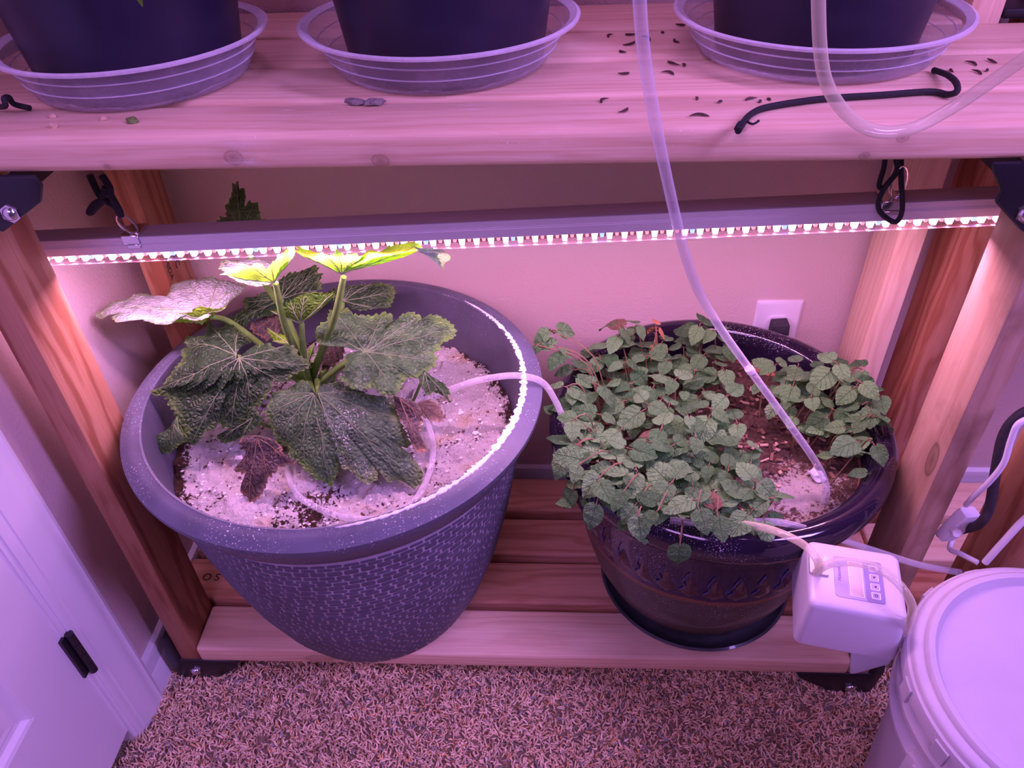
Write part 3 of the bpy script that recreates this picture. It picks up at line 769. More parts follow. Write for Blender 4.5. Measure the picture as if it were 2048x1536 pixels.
def soil_mat(name, base, powder, thr, yel=0.0):
    mt, nt, b = new_mat(name); n = N(nt); v = n.obj()
    dk = n.ramp(n.noise(v, 160, 4, 0.7), [(0.3, tuple(x*0.35 for x in base)), (0.7, base)])
    pw = n.ramp(n.noise(v, 35, 3, 0.6), [(0.3, powder), (0.75, tuple(x*0.90 for x in powder))])
    if yel:
        yy = n.ramp(n.noise(n.gen_map(v, (1,1,1), (3.1,0,0)), 17, 2), [(0.55, (0,0,0)), (0.72, (1,1,1))])
        pw = n.mix(n.math('MULTIPLY', yy, yel), pw, (0.78, 0.56, 0.26))
    mk = n.math('ADD', n.math('MULTIPLY', n.noise(v, 17, 3, 0.6), 0.70), n.math('MULTIPLY', n.noise(v, 150, 5, 0.75), 0.95))
    at = n('ShaderNodeAttribute', attribute_name='bare').outputs['Fac']
    mk = n.math('ADD', mk, n.math('MULTIPLY', at, 0.5))
    mask = n.ramp(mk, [(thr, (0,0,0)), (thr+0.07, (1,1,1))])
    n.link(n.mix(mask, pw, dk), b.inputs['Base Color'])
    b.inputs['Roughness'].default_value = 0.95; b.inputs['Specular IOR Level'].default_value = 0.1
    n.link(n.bump(n.math('ADD', n.noise(v, 190, 5, 0.7), n.math('MULTIPLY', n.noise(v, 60, 3), 0.6)), 1.0, 0.012), b.inputs['Normal'])
    return mt
M['soil_w'] = soil_mat('powdered_soil', (0.11, 0.06, 0.04), (0.93, 0.88, 0.83), 0.945, 0.6)
M['soil_b'] = soil_mat('bark_soil', (0.27, 0.16, 0.12), (0.80, 0.70, 0.62), 0.84, 0.6)
from mathutils import noise as mn
def soil(name, cx, cy, R, z0, mat, hfun, bare, nr=80, na=260):
    v, f, bv = [], [], []
    for i in range(nr+1):
        r = R*i/nr
        for k in range(na):
            a = 2*PI*k/na
            x, y = r*math.cos(a), r*math.sin(a)
            v.append((x, y, hfun(x, y))); bv.append(bare(x, y))
            if i == 0 and k == 0: pass
    for i in range(nr):
        for k in range(na):
            j = (k+1) % na
            f.append((i*na+k, (i+1)*na+k, (i+1)*na+j, i*na+j))
    # skirt so that the soil has depth
    b0 = len(v)
    for k in range(na):
        a = 2*PI*k/na
        v.append((R*0.97*math.cos(a), R*0.97*math.sin(a), -0.06)); bv.append(1.0)
    for k in range(na):
        j = (k+1) % na; f.append((nr*na+k, b0+k, b0+j, nr*na+j))
    o = MB().add(v, f).build(name, mat, None, fixn=False)
    o.location = (cx, cy, z0)
    at = o.data.attributes.new('bare', 'FLOAT', 'POINT'); at.data.foreach_set('value', np.array(bv, dtype=np.float32))
    return o
def hg(x, y):
    p_ = Vector((x*16, y*16, 0)); q = Vector((x*70, y*70, 3)); s_ = Vector((x*160, y*160, 7))
    return 0.010*mn.noise(p_) + 0.0085*mn.noise(q) + 0.0050*mn.noise(s_) + 0.012*max(0, 1-((x+.07)**2+(y-.08)**2)/0.01)
def bare_g(x, y):
    r = math.hypot(x, y); e = max(0, (r-0.235)/0.02)
    left = 0.25*max(0, min(1, (-x-0.21)/0.03))
    c = max(0, 1-((x+0.02)**2+(y+0.16)**2)/0.004)
    return min(1, 0.35*e + left + 0.45*c)
so = soil('potting_soil', GPX, GPY, 0.2595, 0.394, M['soil_w'], hg, bare_g)
tag(so, 'potting soil dusted with white powder in the grey planter', 'soil', kind='stuff')
# powder clods on the soil
cl = MB()
for i in range(900):
    a = random.uniform(0, 2*PI); r = 0.25*math.sqrt(random.random()); x, y = r*math.cos(a), r*math.sin(a)
    s_ = random.uniform(0.0010, 0.0030)*(2.2 if random.random() < .05 else 1)
    zz = hg(x, y)+s_*0.3
    bmv = [(1,0,0),(-1,0,0),(0,1,0),(0,-1,0),(0,0,1),(0,0,-1),(.7,.7,.5),(-.7,.6,.5),(.6,-.7,.5),(-.7,-.7,.4)]
    hull = [(0,6,4),(6,2,4),(2,7,4),(7,1,4),(1,9,4),(9,3,4),(3,8,4),(8,0,4),(0,2,6),(2,1,7),(1,3,9),(3,0,8),(0,5,2),(2,5,1),(1,5,3),(3,5,0)]
    cl.add([(x+q[0]*s_*random.uniform(.7,1.2), y+q[1]*s_*random.uniform(.7,1.2), zz+q[2]*s_*.8) for q in bmv], hull, 1 if random.random() < .22 else 0)
M['clod_dark'] = plain('soil_clod', (0.10, 0.055, 0.035), 0.95)
o = cl.build('soil_clods', [M['powder'], M['clod_dark']], so, smooth=False); o['kind'] = 'stuff'

# ------------------------------------------------------------------ blue glazed planter
mt, nt, b = new_mat('blue_black_glaze'); n = N(nt); v = n.obj()
sp = n('ShaderNodeSeparateXYZ', {0: v}).outputs
wv = n.noise(v, 11, 3, 0.6); z_ = n.math('ADD', sp[2], n.math('MULTIPLY', n.math('SUBTRACT', wv, 0.5), 0.020))
zf = n.math('DIVIDE', z_, 0.42)
bands = n.ramp(zf, [(0.0, (0.05,0.035,0.03)), (0.12, (0.06,0.05,0.045)), (0.19, (0.11,0.075,0.055)), (0.215, (0.055,0.055,0.055)), (0.46, (0.058,0.056,0.054)),
                    (0.490, (0.22,0.080,0.040)), (0.505, (0.014,0.010,0.062)), (0.66, (0.012,0.010,0.050)), (0.80, (0.010,0.008,0.030)), (1.0, (0.016,0.008,0.020))])
streak = n.ramp(n.noise(n.gen_map(v, (70, 70, 26)), 1.0, 4, 0.7), [(0.56, (0,0,0)), (0.70, (1,1,1))])
inb = n.ramp(zf, [(0.51, (0,0,0)), (0.54, (1,1,1)), (0.66, (1,1,1)), (0.74, (0,0,0))])
bands = n.mix(n.math('MULTIPLY', n.math('MULTIPLY', streak, inb), 0.55), bands, (0.10, 0.11, 0.36))
dust_m = n.math('MULTIPLY', n.ramp(n.noise(v, 480, 2, 0.5), [(0.62, (0,0,0)), (0.66, (1,1,1))]), n.ramp(n.noise(v, 9, 3, 0.6), [(0.46, (0,0,0)), (0.62, (1,1,1))]))
bands = n.mix(n.math('MULTIPLY', dust_m, 0.7), bands, (0.75, 0.68, 0.75))
n.link(bands, b.inputs['Base Color'])
n.link(n.ramp(zf, [(0.46, (0.5,)*3), (0.52, (0.16,)*3), (1.0, (0.10,)*3)]), b.inputs['Roughness'])
n.link(n.bump(n.noise(v, 40, 3), 0.08, 0.002), b.inputs['Normal'])
b.inputs['Coat Weight'].default_value = 0.25
M['glaze'] = mt
M['terracotta'] = plain('terracotta', (0.34, 0.13, 0.07), 0.8, noise=0.15, nscale=40)
BPX, BPY = 0.887, 0.176
bp = empty('blue_planter', (BPX, BPY, 0.0)); tag(bp, 'glossy dark blue and brown glazed ceramic planter with rolled rim', 'planter')
outer = [(0.02, 0.014), (0.128, 0.014), (0.142, 0.022), (0.160, 0.050), (0.182, 0.100), (0.198, 0.155), (0.209, 0.205), (0.217, 0.255), (0.223, 0.305), (0.228, 0.335), (0.232, 0.345), (0.243, 0.350), (0.255, 0.360), (0.2615, 0.376), (0.261, 0.392), (0.254, 0.404), (0.243, 0.409), (0.232, 0.406), (0.224, 0.396), (0.221, 0.380), (0.220, 0.350)]
pb = MB(); pb.lathe(outer, 128, mi=0); pb.lathe([(0.220, 0.350), (0.222, 0.342), (0.214, 0.335), (0.205, 0.25)], 128, mi=1)
pb.build('body', [M['glaze'], M['terracotta']], bp)
M['motif'] = plain('brown_blue_glaze', (0.060, 0.026, 0.040), 0.15, noise=0.7, nscale=60, coat=0.3)
M['glaze_blue'] = plain('pale_blue_glaze', (0.045, 0.05, 0.17), 0.15, noise=0.6, nscale=90, coat=0.3)
# embossed motif band: chevron leaves between two thin rings
def blue_r(z):
    for (r0, z0), (r1, z1) in zip(outer[4:], outer[5:]):
        if z0 <= z <= z1: return r0+(r1-r0)*(z-z0)/(z1-z0)
    return outer[-1][0]
for k in range(38):
    a = 2*PI*k/38
    mb = MB()
    def pt(da, z, dr): 
        r = blue_r(z)+dr; return (r*math.cos(a+da), r*math.sin(a+da), z)
    wv_ = 0.070
    mb.add([pt(-wv_, .228, 0), pt(0, .218, .0), pt(wv_, .228, 0), pt(wv_*.55, .256, 0.0), pt(0, .276, 0), pt(-wv_*.55, .256, 0.0), pt(0, .238, .0050), pt(0, .260, .0040)],
           [(0,1,6),(1,2,6),(2,3,7,6),(3,4,7),(4,5,7),(5,0,6,7)])
    o = mb.build('motif', M['motif'], bp, fixn=False)
    zz_ = [pt(-wv_, .236, .0012), pt(-wv_*.5, .250, .0016), pt(-wv_*.75, .262, .0016), pt(-wv_*.35, .286, .0012)]
    MB().tube(zz_, 0.0010, 6, smooth=4).build('glaze_line', M['glaze_blue'], bp)
sa = MB().lathe([(0.01, 0.0005), (0.148, 0.0005), (0.158, 0.006), (0.168, 0.020), (0.170, 0.025), (0.166, 0.027), (0.160, 0.022), (0.150, 0.012), (0.14, 0.010), (0.01, 0.010)], 96)
M['glaze_grey'] = plain('grey_green_glaze', (0.055, 0.060, 0.070), 0.3, noise=0.3, nscale=30, coat=0.2)
o = sa.build('plant_saucer', M['glaze_grey']); o.location = (BPX+0.004, 0.170, 0.0)
tag(o, 'dark glazed round saucer under the blue planter', 'saucer')
def hb(x, y):
    return 0.010*mn.noise(Vector((x*14, y*14, 5))) + 0.006*mn.noise(Vector((x*60, y*60, 1))) + 0.003*mn.noise(Vector((x*150, y*150, 2)))
def bare_b(x, y):
    c = max(0, 1-((x-0.11)**2+(y+0.115)**2)/0.011)
    return 0.62 - 0.75*c
so2 = soil('potting_soil', BPX, BPY, 0.2195, 0.340, M['soil_b'], hb, bare_b, 40, 140)
tag(so2, 'brown bark soil with crusty white patch in the blue planter', 'soil', kind='stuff')
lt = MB()
for i in range(650):   # bark chips and litter
    a = random.uniform(0, 2*PI); r = 0.205*math.sqrt(random.random()); x, y = r*math.cos(a), r*math.sin(a)
    if (x-0.11)**2+(y+0.115)**2 < 0.005 and random.random() < .8: continue
    L = random.uniform(0.004, 0.014); wd = random.uniform(0.0012, 0.003); an = random.uniform(0, PI); ti = random.uniform(-.5, .5)
    zz = hb(x, y)+0.002
    d_ = Vector((math.cos(an)*math.cos(ti), math.sin(an)*math.cos(ti), math.sin(ti))); s_ = Vector((-math.sin(an), math.cos(an), 0)); u_ = d_.cross(s_)
    c = Vector((x, y, zz+abs(math.sin(ti))*L*.5))
    q = [c+d_*L*.5*i1+s_*wd*j1+u_*wd*.35*k1 for i1 in (-1,1) for j1 in (-1,1) for k1 in (-1,1)]
    lt.add(q, [(0,1,3,2),(4,6,7,5),(0,4,5,1),(2,3,7,6),(0,2,6,4),(1,5,7,3)], random.choice([0,0,1,2]))
M['bark1'] = plain('bark_chip', (0.22, 0.11, 0.075), 0.9); M['bark2'] = plain('pale_straw', (0.55, 0.38, 0.27), 0.9); M['bark3'] = plain('dark_chip', (0.06, 0.03, 0.025), 0.9)
o = lt.build('bark_litter', [M['bark1'], M['bark2'], M['bark3']], so2, smooth=False); o['kind'] = 'stuff'

# ------------------------------------------------------------------ three nursery pots in clear saucers on the upper shelf
M['residue'] = clear('mineral_residue', (0.72, 0.66, 0.72), 0.25, 0.8, 0.1, noise=0.5, nscale=60, edge=0.1)
def saucer(name, c, rb, rr, hgt, label):
    e = empty(name, (c[0], c[1], H)); tag(e, label, 'saucer', 'clear saucers on the upper shelf')
    k = 1.0/hgt
    pr = [(0.005, 0.0012), (rb-0.006, 0.0012), (rb, 0.005)]
    steps = 4
    for i in range(1, steps+1):
        t = i/steps; r = rb + (rr-0.012-rb)*t; z = 0.005+(hgt-0.008)*t
        pr += [(r-0.0012, z-0.0022), (r+0.0010, z)]
    MB().lathe(pr, 96).build('wall', M['saucer'], e)
    for t in (0.36, 0.68):
        r = rb + (rr-0.012-rb)*t; z = 0.005+(hgt-0.008)*t
        MB().lathe([(r, z-0.0009), (r+0.0016, z), (r, z+0.0009)], 96).build('ring_rib', M['saucer_rim'], e)
    rv, rf = [], []
    for i in range(121):
        a = 2*PI*i/120
        hh_ = 0.002 + 0.007*max(0, mn.noise(Vector((math.cos(a)*3+c[0]*9, math.sin(a)*3, 1)))) + 0.002*random.random()
        for r_, z_ in ((rb-0.014, 0.0016), (rb-0.006, 0.0016+hh_), (rb-0.001, 0.0030+hh_*0.8)): rv.append((r_*math.cos(a), r_*math.sin(a), z_))
        if i: rf += [((i-1)*3, i*3, i*3+1, (i-1)*3+1), ((i-1)*3+1, i*3+1, i*3+2, (i-1)*3+2)]
    MB().add(rv, rf).build('residue', M['residue'], e)
    MB().lathe([(rr-0.012, hgt-0.003), (rr-0.004, hgt+0.0008), (rr, hgt-0.0005), (rr-0.0006, hgt-0.0032), (rr-0.011, hgt-0.0050)], 96, closed=True).build('rim', M['saucer_rim'], e)
    return e
def npot(name, c, rb, rt_, label):
    e = empty(name, (c[0], c[1], H+0.004)); tag(e, label, 'plant pot', 'black nursery pots on the upper shelf')
    MB().lathe([(0.01, 0.0), (rb-0.004, 0.0), (rb, 0.004), (rb+0.002, 0.02), (rt_, 0.27), (rt_+0.005, 0.271), (rt_+0.005, 0.295), (rt_, 0.297), (rt_-0.004, 0.29), (rb-0.003, 0.01), (0.01, 0.005)], 80).build('body', M['black_pot'], e)
    MB().lathe([(0.001, 0.262), (rt_*0.5, 0.264), (rt_-0.005, 0.260)], 60).build('soil_surface', M['clod_dark'], e)
    return e
SA = [((0.156, 0.179), 0.120, 0.150, 0.051, 'left'), ((0.502, 0.215), 0.124, 0.161, 0.052, 'middle'), ((0.935, 0.235), 0.134, 0.164, 0.046, 'right')]
for c, rb, rr, hh, w_ in SA:
    saucer('clear_saucer', c, rb, rr, hh, f'clear plastic saucer under the {w_} black pot on the upper shelf')
PO = [((0.155, 0.183), 0.112, 0.150, 'leftmost black nursery pot on the upper shelf'), ((0.508, 0.215), 0.113, 0.150, 'middle black nursery pot between two others on the upper shelf'), ((0.935, 0.238), 0.112, 0.155, 'rightmost black nursery pot behind the hanging clear tube loop')]
for c, rb, rr, lb in PO: npot('nursery_pot', c, rb, rr, lb)

# ------------------------------------------------------------------ squash (zucchini) plant in the grey planter
M['old'] = leaf_mat('old_squash_leaf', (0.013, 0.038, 0.012), (0.028, 0.068, 0.021), 0.14, (0.16, 0.36, 0.04), powder=0.12, rough=0.42, spec=0.28, edge=(0.08, 0.15, 0.035))
M['mid'] = leaf_mat('mature_squash_leaf', (0.036, 0.088, 0.034), (0.074, 0.155, 0.058), 0.16, (0.22, 0.42, 0.07), powder=0.3, rough=0.45, spec=0.28, edge=(0.12, 0.24, 0.05))
M['powder_leaf'] = leaf_mat('dusted_squash_leaf', (0.042, 0.090, 0.042), (0.085, 0.150, 0.075), 0.12, (0.2, 0.4, 0.08), powder=0.95, rough=0.5, spec=0.28, edge=(0.13, 0.20, 0.06))
M['young'] = leaf_mat('young_squash_leaf', (0.22, 0.46, 0.03), (0.36, 0.62, 0.05), 0.5, (0.42, 0.85, 0.05), rough=0.4, ncol=0.35)
M['young2'] = leaf_mat('mid_squash_leaf', (0.10, 0.26, 0.03), (0.18, 0.36, 0.05), 0.5, (0.30, 0.62, 0.05), rough=0.35, ncol=0.35)
M['mildew'] = leaf_mat('mildewed_squash_leaf', (0.50, 0.58, 0.50), (0.70, 0.73, 0.70), 0.25, (0.4, 0.7, 0.2), rough=0.6, ncol=0.25, powder=0.5, edge=(0.30, 0.42, 0.16))
M['dead'] = leaf_mat('dead_leaf', (0.045, 0.034, 0.030), (0.12, 0.095, 0.075), 0.1, (0.3, 0.12, 0.04), rough=0.8, powder=0.3, edge=(0.30, 0.18, 0.10))
M['dead2'] = leaf_mat('dry_tan_leaf', (0.20, 0.14, 0.09), (0.34, 0.24, 0.16), 0.12, (0.4, 0.2, 0.08), rough=0.8)
M['stem'] = plain('squash_stem', (0.16, 0.30, 0.06), 0.45, noise=0.2, nscale=60)
M['stem_pale'] = plain('squash_vein', (0.34, 0.46, 0.22), 0.5)
M['vein_dim'] = plain('squash_vein_dim', (0.14, 0.20, 0.09), 0.55)
M['vein_dead'] = plain('dead_vein', (0.22, 0.13, 0.08), 0.8)
LEAVES = [
["A","mildew",[121,200,577],[-50,20,999],[-411,753,-514],0,[-72,224,567,-69,233,567,-61,241,567,-55,252,568,-46,259,568,-34,261,568,-28,268,569,-18,274,569,-6,278,569,10,272,570,19,266,571,29,251,572,35,249,572,40,253,572,29,265,571,23,281,571,17,304,570,20,313,570,25,322,570,32,331,570,46,327,571,59,319,572,72,321,572,83,320,573,99,312,574,113,310,575,125,306,575,136,302,576,146,295,577,145,276,577,143,261,577,140,250,577,138,232,578,133,219,578,129,199,578,125,189,578,102,188,577,68,193,575,69,184,575,48,181,574,24,186,573,0,185,572,-13,183,571,-27,198,570,-32,212,569,-52,211,568]],
["A2","young",[116,195,577],[0,-932,-362],[-416,750,-515],0,[50,197,572,67,196,575,86,193,582,99,191,587,114,187,597,123,189,592,138,188,594,159,187,598,150,189,592,137,193,582,129,196,575,104,203,556,84,203,557,61,201,562]],
["B","mildew",[252,150,669],[0,100,995],[-344,799,-494],0,[156,223,661,190,224,661,228,226,661,245,206,663,254,165,667,247,148,669,227,150,669,201,155,668,184,163,667,172,171,667,177,179,666,164,191,665]],
["B2","young",[259,140,669],[103,-927,-361],[-340,797,-499],0,[203,125,690,223,125,696,236,123,705,252,122,713,257,124,710,259,128,700,277,124,715,293,122,726,305,123,725,299,126,716,288,127,709,278,130,700,269,134,686,266,138,676,258,141,665,247,138,672,234,132,681,219,129,685]],
["C","young",[355,135,685],[0,-906,-423],[-263,824,-503],0,[305,118,722,313,112,734,322,114,730,335,117,725,348,119,719,361,113,732,369,117,724,384,117,724,393,120,716,404,112,734,414,114,730,428,109,742,440,111,737,459,109,740,466,113,733,466,116,725,440,117,725,415,119,719,393,123,711,377,129,698,364,135,685,353,138,678,352,131,693,345,127,703,334,124,709,319,119,720]],
["C2","mildew",[467,107,733],[0,-949,316],[-169,855,-490],0,[459,109,740,468,106,731,479,105,727,489,106,730,491,103,722,495,100,712,501,102,719,504,105,727,498,107,734,489,108,735,478,108,736,467,108,737]],
["D","young2",[269,170,582],[0,-967,-254],[-312,778,-545],0,[228,164,603,245,163,608,261,160,620,276,158,629,289,156,636,304,155,638,317,156,636,334,154,644,329,157,631,312,162,613,300,164,603,284,167,592,269,171,577,256,169,584,244,167,593]],
["E","old",[199,290,544],[-105,-527,843],[-333,789,-517],0,[121,264,518,121,272,523,131,278,528,138,285,534,134,299,542,151,299,544,169,304,550,187,314,558,195,321,563,207,329,570,224,330,572,240,331,575,251,335,579,258,327,575,261,319,570,268,317,570,264,308,564,268,296,557,253,298,556,237,292,550,221,282,542,201,275,535,183,269,529,154,267,524,137,253,514,128,255,514]],
["F","old",[295,300,532],[101,-504,858],[-262,805,-532],0,[260,310,543,275,322,548,295,326,548,313,325,545,333,330,546,343,334,547,360,332,544,372,330,541,378,325,537,374,307,527,367,297,522,347,295,523,325,287,521,308,291,526,302,297,530,286,297,532,271,302,536]],
["G","mid",[362,150,542],[50,-301,952],[-236,773,-589],0,[279,194,560,287,204,563,293,211,564,294,229,570,306,234,571,322,234,570,331,224,567,346,222,565,361,225,565,378,229,566,390,227,564,391,215,561,387,202,557,394,204,557,399,216,560,405,228,564,420,231,564,432,222,561,438,218,559,447,225,561,461,223,560,477,213,555,489,202,551,488,191,548,480,177,544,469,175,544,471,166,541,457,160,540,465,153,537,461,138,533,449,127,530,437,119,528,424,119,529,418,111,526,416,100,523,410,89,520,391,87,520,380,97,524,365,94,524,348,95,525,338,103,528,327,111,531,334,121,534,333,134,538,330,142,541,334,151,543,346,158,545,353,160,545,344,171,549,332,179,552,319,176,552,306,169,551,289,166,550,283,179,555]],
["H","old",[167,155,535],[-101,-121,988],[-383,734,-561],[[101,-835,541],[49,105,517],[972,198,123]],[42,102,513,43,106,516,52,112,518,65,131,522,76,148,525,79,163,527,70,178,528,74,185,529,77,189,530,67,202,531,63,209,531,68,216,532,82,210,533,95,215,535,90,230,536,88,249,539,105,234,538,117,229,539,127,236,541,133,239,542,139,230,541,151,214,541,170,200,541,174,191,540,162,190,539,156,181,537,165,167,536,171,151,535,166,134,532,154,122,522,143,111,509,136,103,497,138,94,483,143,95,483,143,82,464,138,77,457,124,75,456,119,69,447,108,62,439,98,65,445,96,69,452,83,71,458,85,78,468,80,85,479,73,90,489,71,94,495,65,99,505,51,99,507,44,99,509]],
["I","old",[175,145,538],[-105,-314,943],[-381,733,-564],[[-4,-911,412],[123,120,524],[990,53,128]],[174,148,539,182,149,540,178,157,542,185,162,545,189,170,547,196,170,549,204,165,548,211,166,549,214,170,550,221,162,548,238,161,550,253,161,552,262,147,548,274,138,546,279,129,544,277,124,534,263,121,528,253,120,524,251,116,517,237,115,514,223,116,515,225,114,510,218,107,497,207,102,485,194,99,478,186,95,469,180,90,458,168,87,452,156,85,445,146,87,452,139,90,458,139,100,478,132,101,482,128,107,495,130,112,506,124,114,510,122,117,517,130,124,526,142,133,530,156,141,534]],
["J","mid",[287,110,498],[-150,-450,880],[-297,728,-618],[[-157,-748,645],[219,60,461],[988,-111,112]],[219,115,489,220,120,491,241,124,497,251,128,501,263,133,505,276,128,505,285,117,501,293,103,495,303,95,493,313,84,489,318,71,483,329,57,478,333,39,464,335,29,453,325,22,443,325,14,433,318,8,424,318,0,415,308,6,419,292,13,424,276,22,431,268,30,437,250,38,443,247,48,454,230,54,457,225,67,465,219,84,473,215,93,477,219,105,484]],
["K","powder",[295,105,502],[101,-404,909],[-293,729,-619],[[111,-703,703],[314,40,471],[994,84,-73]],[290,108,504,297,115,506,294,126,511,318,131,511,336,126,507,362,120,501,384,116,497,401,116,495,407,98,486,413,81,478,423,64,470,431,50,462,428,44,457,416,47,461,431,37,450,441,28,438,451,19,428,445,8,419,439,2,413,422,9,423,409,9,425,400,7,424,390,15,434,386,30,449,386,16,436,387,8,428,379,3,424,369,3,425,359,7,431,349,14,440,336,14,442,334,27,454,336,39,466,331,48,473,321,60,479,317,71,485,309,78,488,299,87,493]],
["Lf","mid",[89,70,476],[-508,-609,609],[-445,660,-606],0,[36,72,434,42,75,442,63,73,457,78,75,472,89,76,482,95,64,475,107,47,469,106,44,465,93,44,454,84,45,448,71,46,437,53,55,432]],
["M","dead",[218,45,473],[-204,-764,612],[-359,676,-644],0,[179,22,430,194,27,442,197,37,455,191,44,462,194,50,470,207,49,473,218,47,475,235,42,474,254,32,469,260,22,458,276,15,454,256,15,447,249,14,444,243,10,438,231,6,428,225,0,418,214,-10,402,201,-10,398,194,-5,401,188,2,408,199,7,419,201,15,430,188,18,429]],
["N1","dead2",[439,105,482],[208,-416,885],[-171,742,-648],0,[436,108,484,453,116,484,467,112,479,479,95,468,470,88,467,455,88,470,445,91,474]],
["N2","dead",[413,100,498],[204,-612,764],[-196,744,-639],0,[404,103,502,424,102,496,439,98,489,448,87,478,445,73,468,442,64,461,446,62,458,454,49,446,446,44,444,435,47,449,426,64,465,415,79,480,407,91,492]],
["O","old",[197,220,702],[53,-947,316],[-373,817,-440],0,[163,222,713,170,225,721,177,226,722,182,230,736,188,235,747,192,240,761,196,240,763,202,241,765,201,239,757,209,239,756,210,236,746,206,232,735,209,232,736,214,234,740,222,234,739,226,232,734,228,231,729,226,228,721,230,227,718,235,226,714,233,224,708,214,219,696,195,217,693,176,217,697,165,220,708]],
["Pf","old",[196,90,469],[-212,-742,636],[-365,691,-624],0,[132,83,440,144,79,439,167,78,446,182,85,458,187,93,470,195,99,479,202,97,479,208,88,471,205,82,463,189,77,452,167,73,440,146,73,432,135,77,434]],
["Q","old",[450,120,530],[304,-406,862],[-165,770,-617],0,[442,112,530,450,124,532,462,118,525,479,112,516,486,105,510,485,90,504,480,96,509,467,98,514,457,92,514,448,98,521]],
["S","dead",[190,280,517],[-108,-755,647],[-338,775,-534],0,[144,276,505,166,282,516,190,283,520,196,271,508,192,264,499,173,255,485,166,258,488,149,266,494]],
["T","dead",[284,240,498],[105,-843,527],[-277,774,-570],0,[262,236,496,280,240,498,292,244,503,312,247,503,303,234,485,299,225,472,280,216,461,267,214,460,261,222,474]],
["R1","young",[222,220,508],[-108,-755,647],[-326,760,-563],0,[184,239,525,201,232,519,214,228,517,218,229,518,226,221,510,218,218,506,210,220,506,197,224,508,191,231,515]],
["R2","young",[255,200,491],[105,-843,527],[-304,753,-583],0,[253,207,503,265,214,511,262,206,499,255,198,489]]]

LMAP = {'powder': 'powder_leaf'}
def V1000(q): return Vector((q[0]/1000, q[1]/1000, q[2]/1000))
def blade(mb, uvs, ent, mi, vmi):
    nm, mat, B, nn, dd, cr, O = ent
    B = V1000(B); nn = V1000(nn).normalized(); dd = V1000(dd).normalized()
    O = [V1000(O[i:i+3]) for i in range(0, len(O), 3)]
    dead = mat.startswith('dead')
    # densify and tooth the margin
    D = []
    for i, a in enumerate(O):
        c = O[(i+1) % len(O)]; L = (c-a).length; k = max(1, int(round(L/0.0042)))
        for j in range(k):
            q = a + (c-a)*(j/k)
            out = (q-B); ol = out.length
            if ol > 1e-5: out /= ol
            th = (0.0022 if (j+i) % 2 else -0.0016)*random.uniform(0.3, 1.6)
            if ol > 0.012: q = q + out*th
            D.append(q)
    nD = len(D)
    if cr:
        n2, ca, cd = V1000(cr[0]).normalized(), V1000(cr[1]), V1000(cr[2]).normalized()
        pv = cd.cross(nn).normalized(); sB = 1 if (B-ca).dot(pv) > 0 else -1
    size = max((q-B).length for q in D)
    sd = random.random()*50
    TS = [0.10, 0.25, 0.42, 0.58, 0.72, 0.84, 0.93, 1.0]
    def surf(i, t):
        i0 = int(math.floor(i)) % nD; i1 = (i0+1) % nD; fr = i-math.floor(i)
        P = D[i0]*(1-fr) + D[i1]*fr
        q = B + (P-B)*t
        an = nn
        if cr:
            s_ = (q-ca).dot(pv)*sB
            pl = nn if s_ > 0 else n2
            q = q + dd*((ca-q).dot(pl)/dd.dot(pl))
            bl = max(0.0, min(1.0, 0.5 - s_/0.05))
            an = (nn*(1-bl)+n2*bl).normalized()
            q = q - an*0.010*math.exp(-(s_/0.022)**2)      # round the fold
        am = (0.0060 if not dead else 0.009)
        q = q + an*(am*mn.noise(q*38 + Vector((sd, 0, 0)))*min(1, 4*t) + 0.010*size/0.1*mn.noise(q*13 + Vector((0, sd, 0)))*t*t - 0.055*size*t*t*t + 0.012*size)
        return q, an
    b0 = len(mb.v)
    mb.v.append(tuple(surf(0, 0.0)[0])); uvs.append((0.5, 0.0))
    for t in TS:
        for i in range(nD):
            mb.v.append(tuple(surf(i, t)[0])); uvs.append((i/nD, t))
    for i in range(nD):
        j = (i+1) % nD
        mb.f.append((b0, b0+1+i, b0+1+j)); mb.mi.append(mi)
        for r in range(len(TS)-1):
            a = b0+1+r*nD
            mb.f.append((a+i, a+nD+i, a+nD+j, a+j)); mb.mi.append(mi)
    # raised main and side veins
    dist = [(q-B).length for q in D]
    sm = [sum(dist[(i+k) % nD] for k in range(-3, 4))/7 for i in range(nD)]
    mains = []
    for i in sorted(range(nD), key=lambda i: -sm[i]):
        if sm[i] < 0.35*size: break
        vi = (D[i]-B).normalized()
        if all(vi.angle((D[j]-B).normalized()) > 0.42 for j in mains): mains.append(i)
        if len(mains) >= 7: break
    vr = 0.0009 if size > 0.07 else 0.0006
    def tb(pts, r, r1):
        v_, f_ = tube_geo(pts, r, 5, 0, False, r1)
        mb.add(v_, f_, vmi); uvs.extend([(0.5, 0.3)]*len(v_))
    for i in mains:
        tb([surf(i, t)[0] + surf(i, t)[1]*0.0004 for t in (0, .15, .3, .45, .6, .75, .88, .95)], vr, vr*0.35)
        dk = nD*0.035
        for t0 in (0.3, 0.48, 0.66):
            for s_ in (-1, 1):
                tb([surf(i + s_*dk*u/(t0+.3), min(0.96, t0+0.26*u))[0] + nn*0.0003 for u in (0, .35, .7, 1.0)], vr*0.5, vr*0.2)
    return

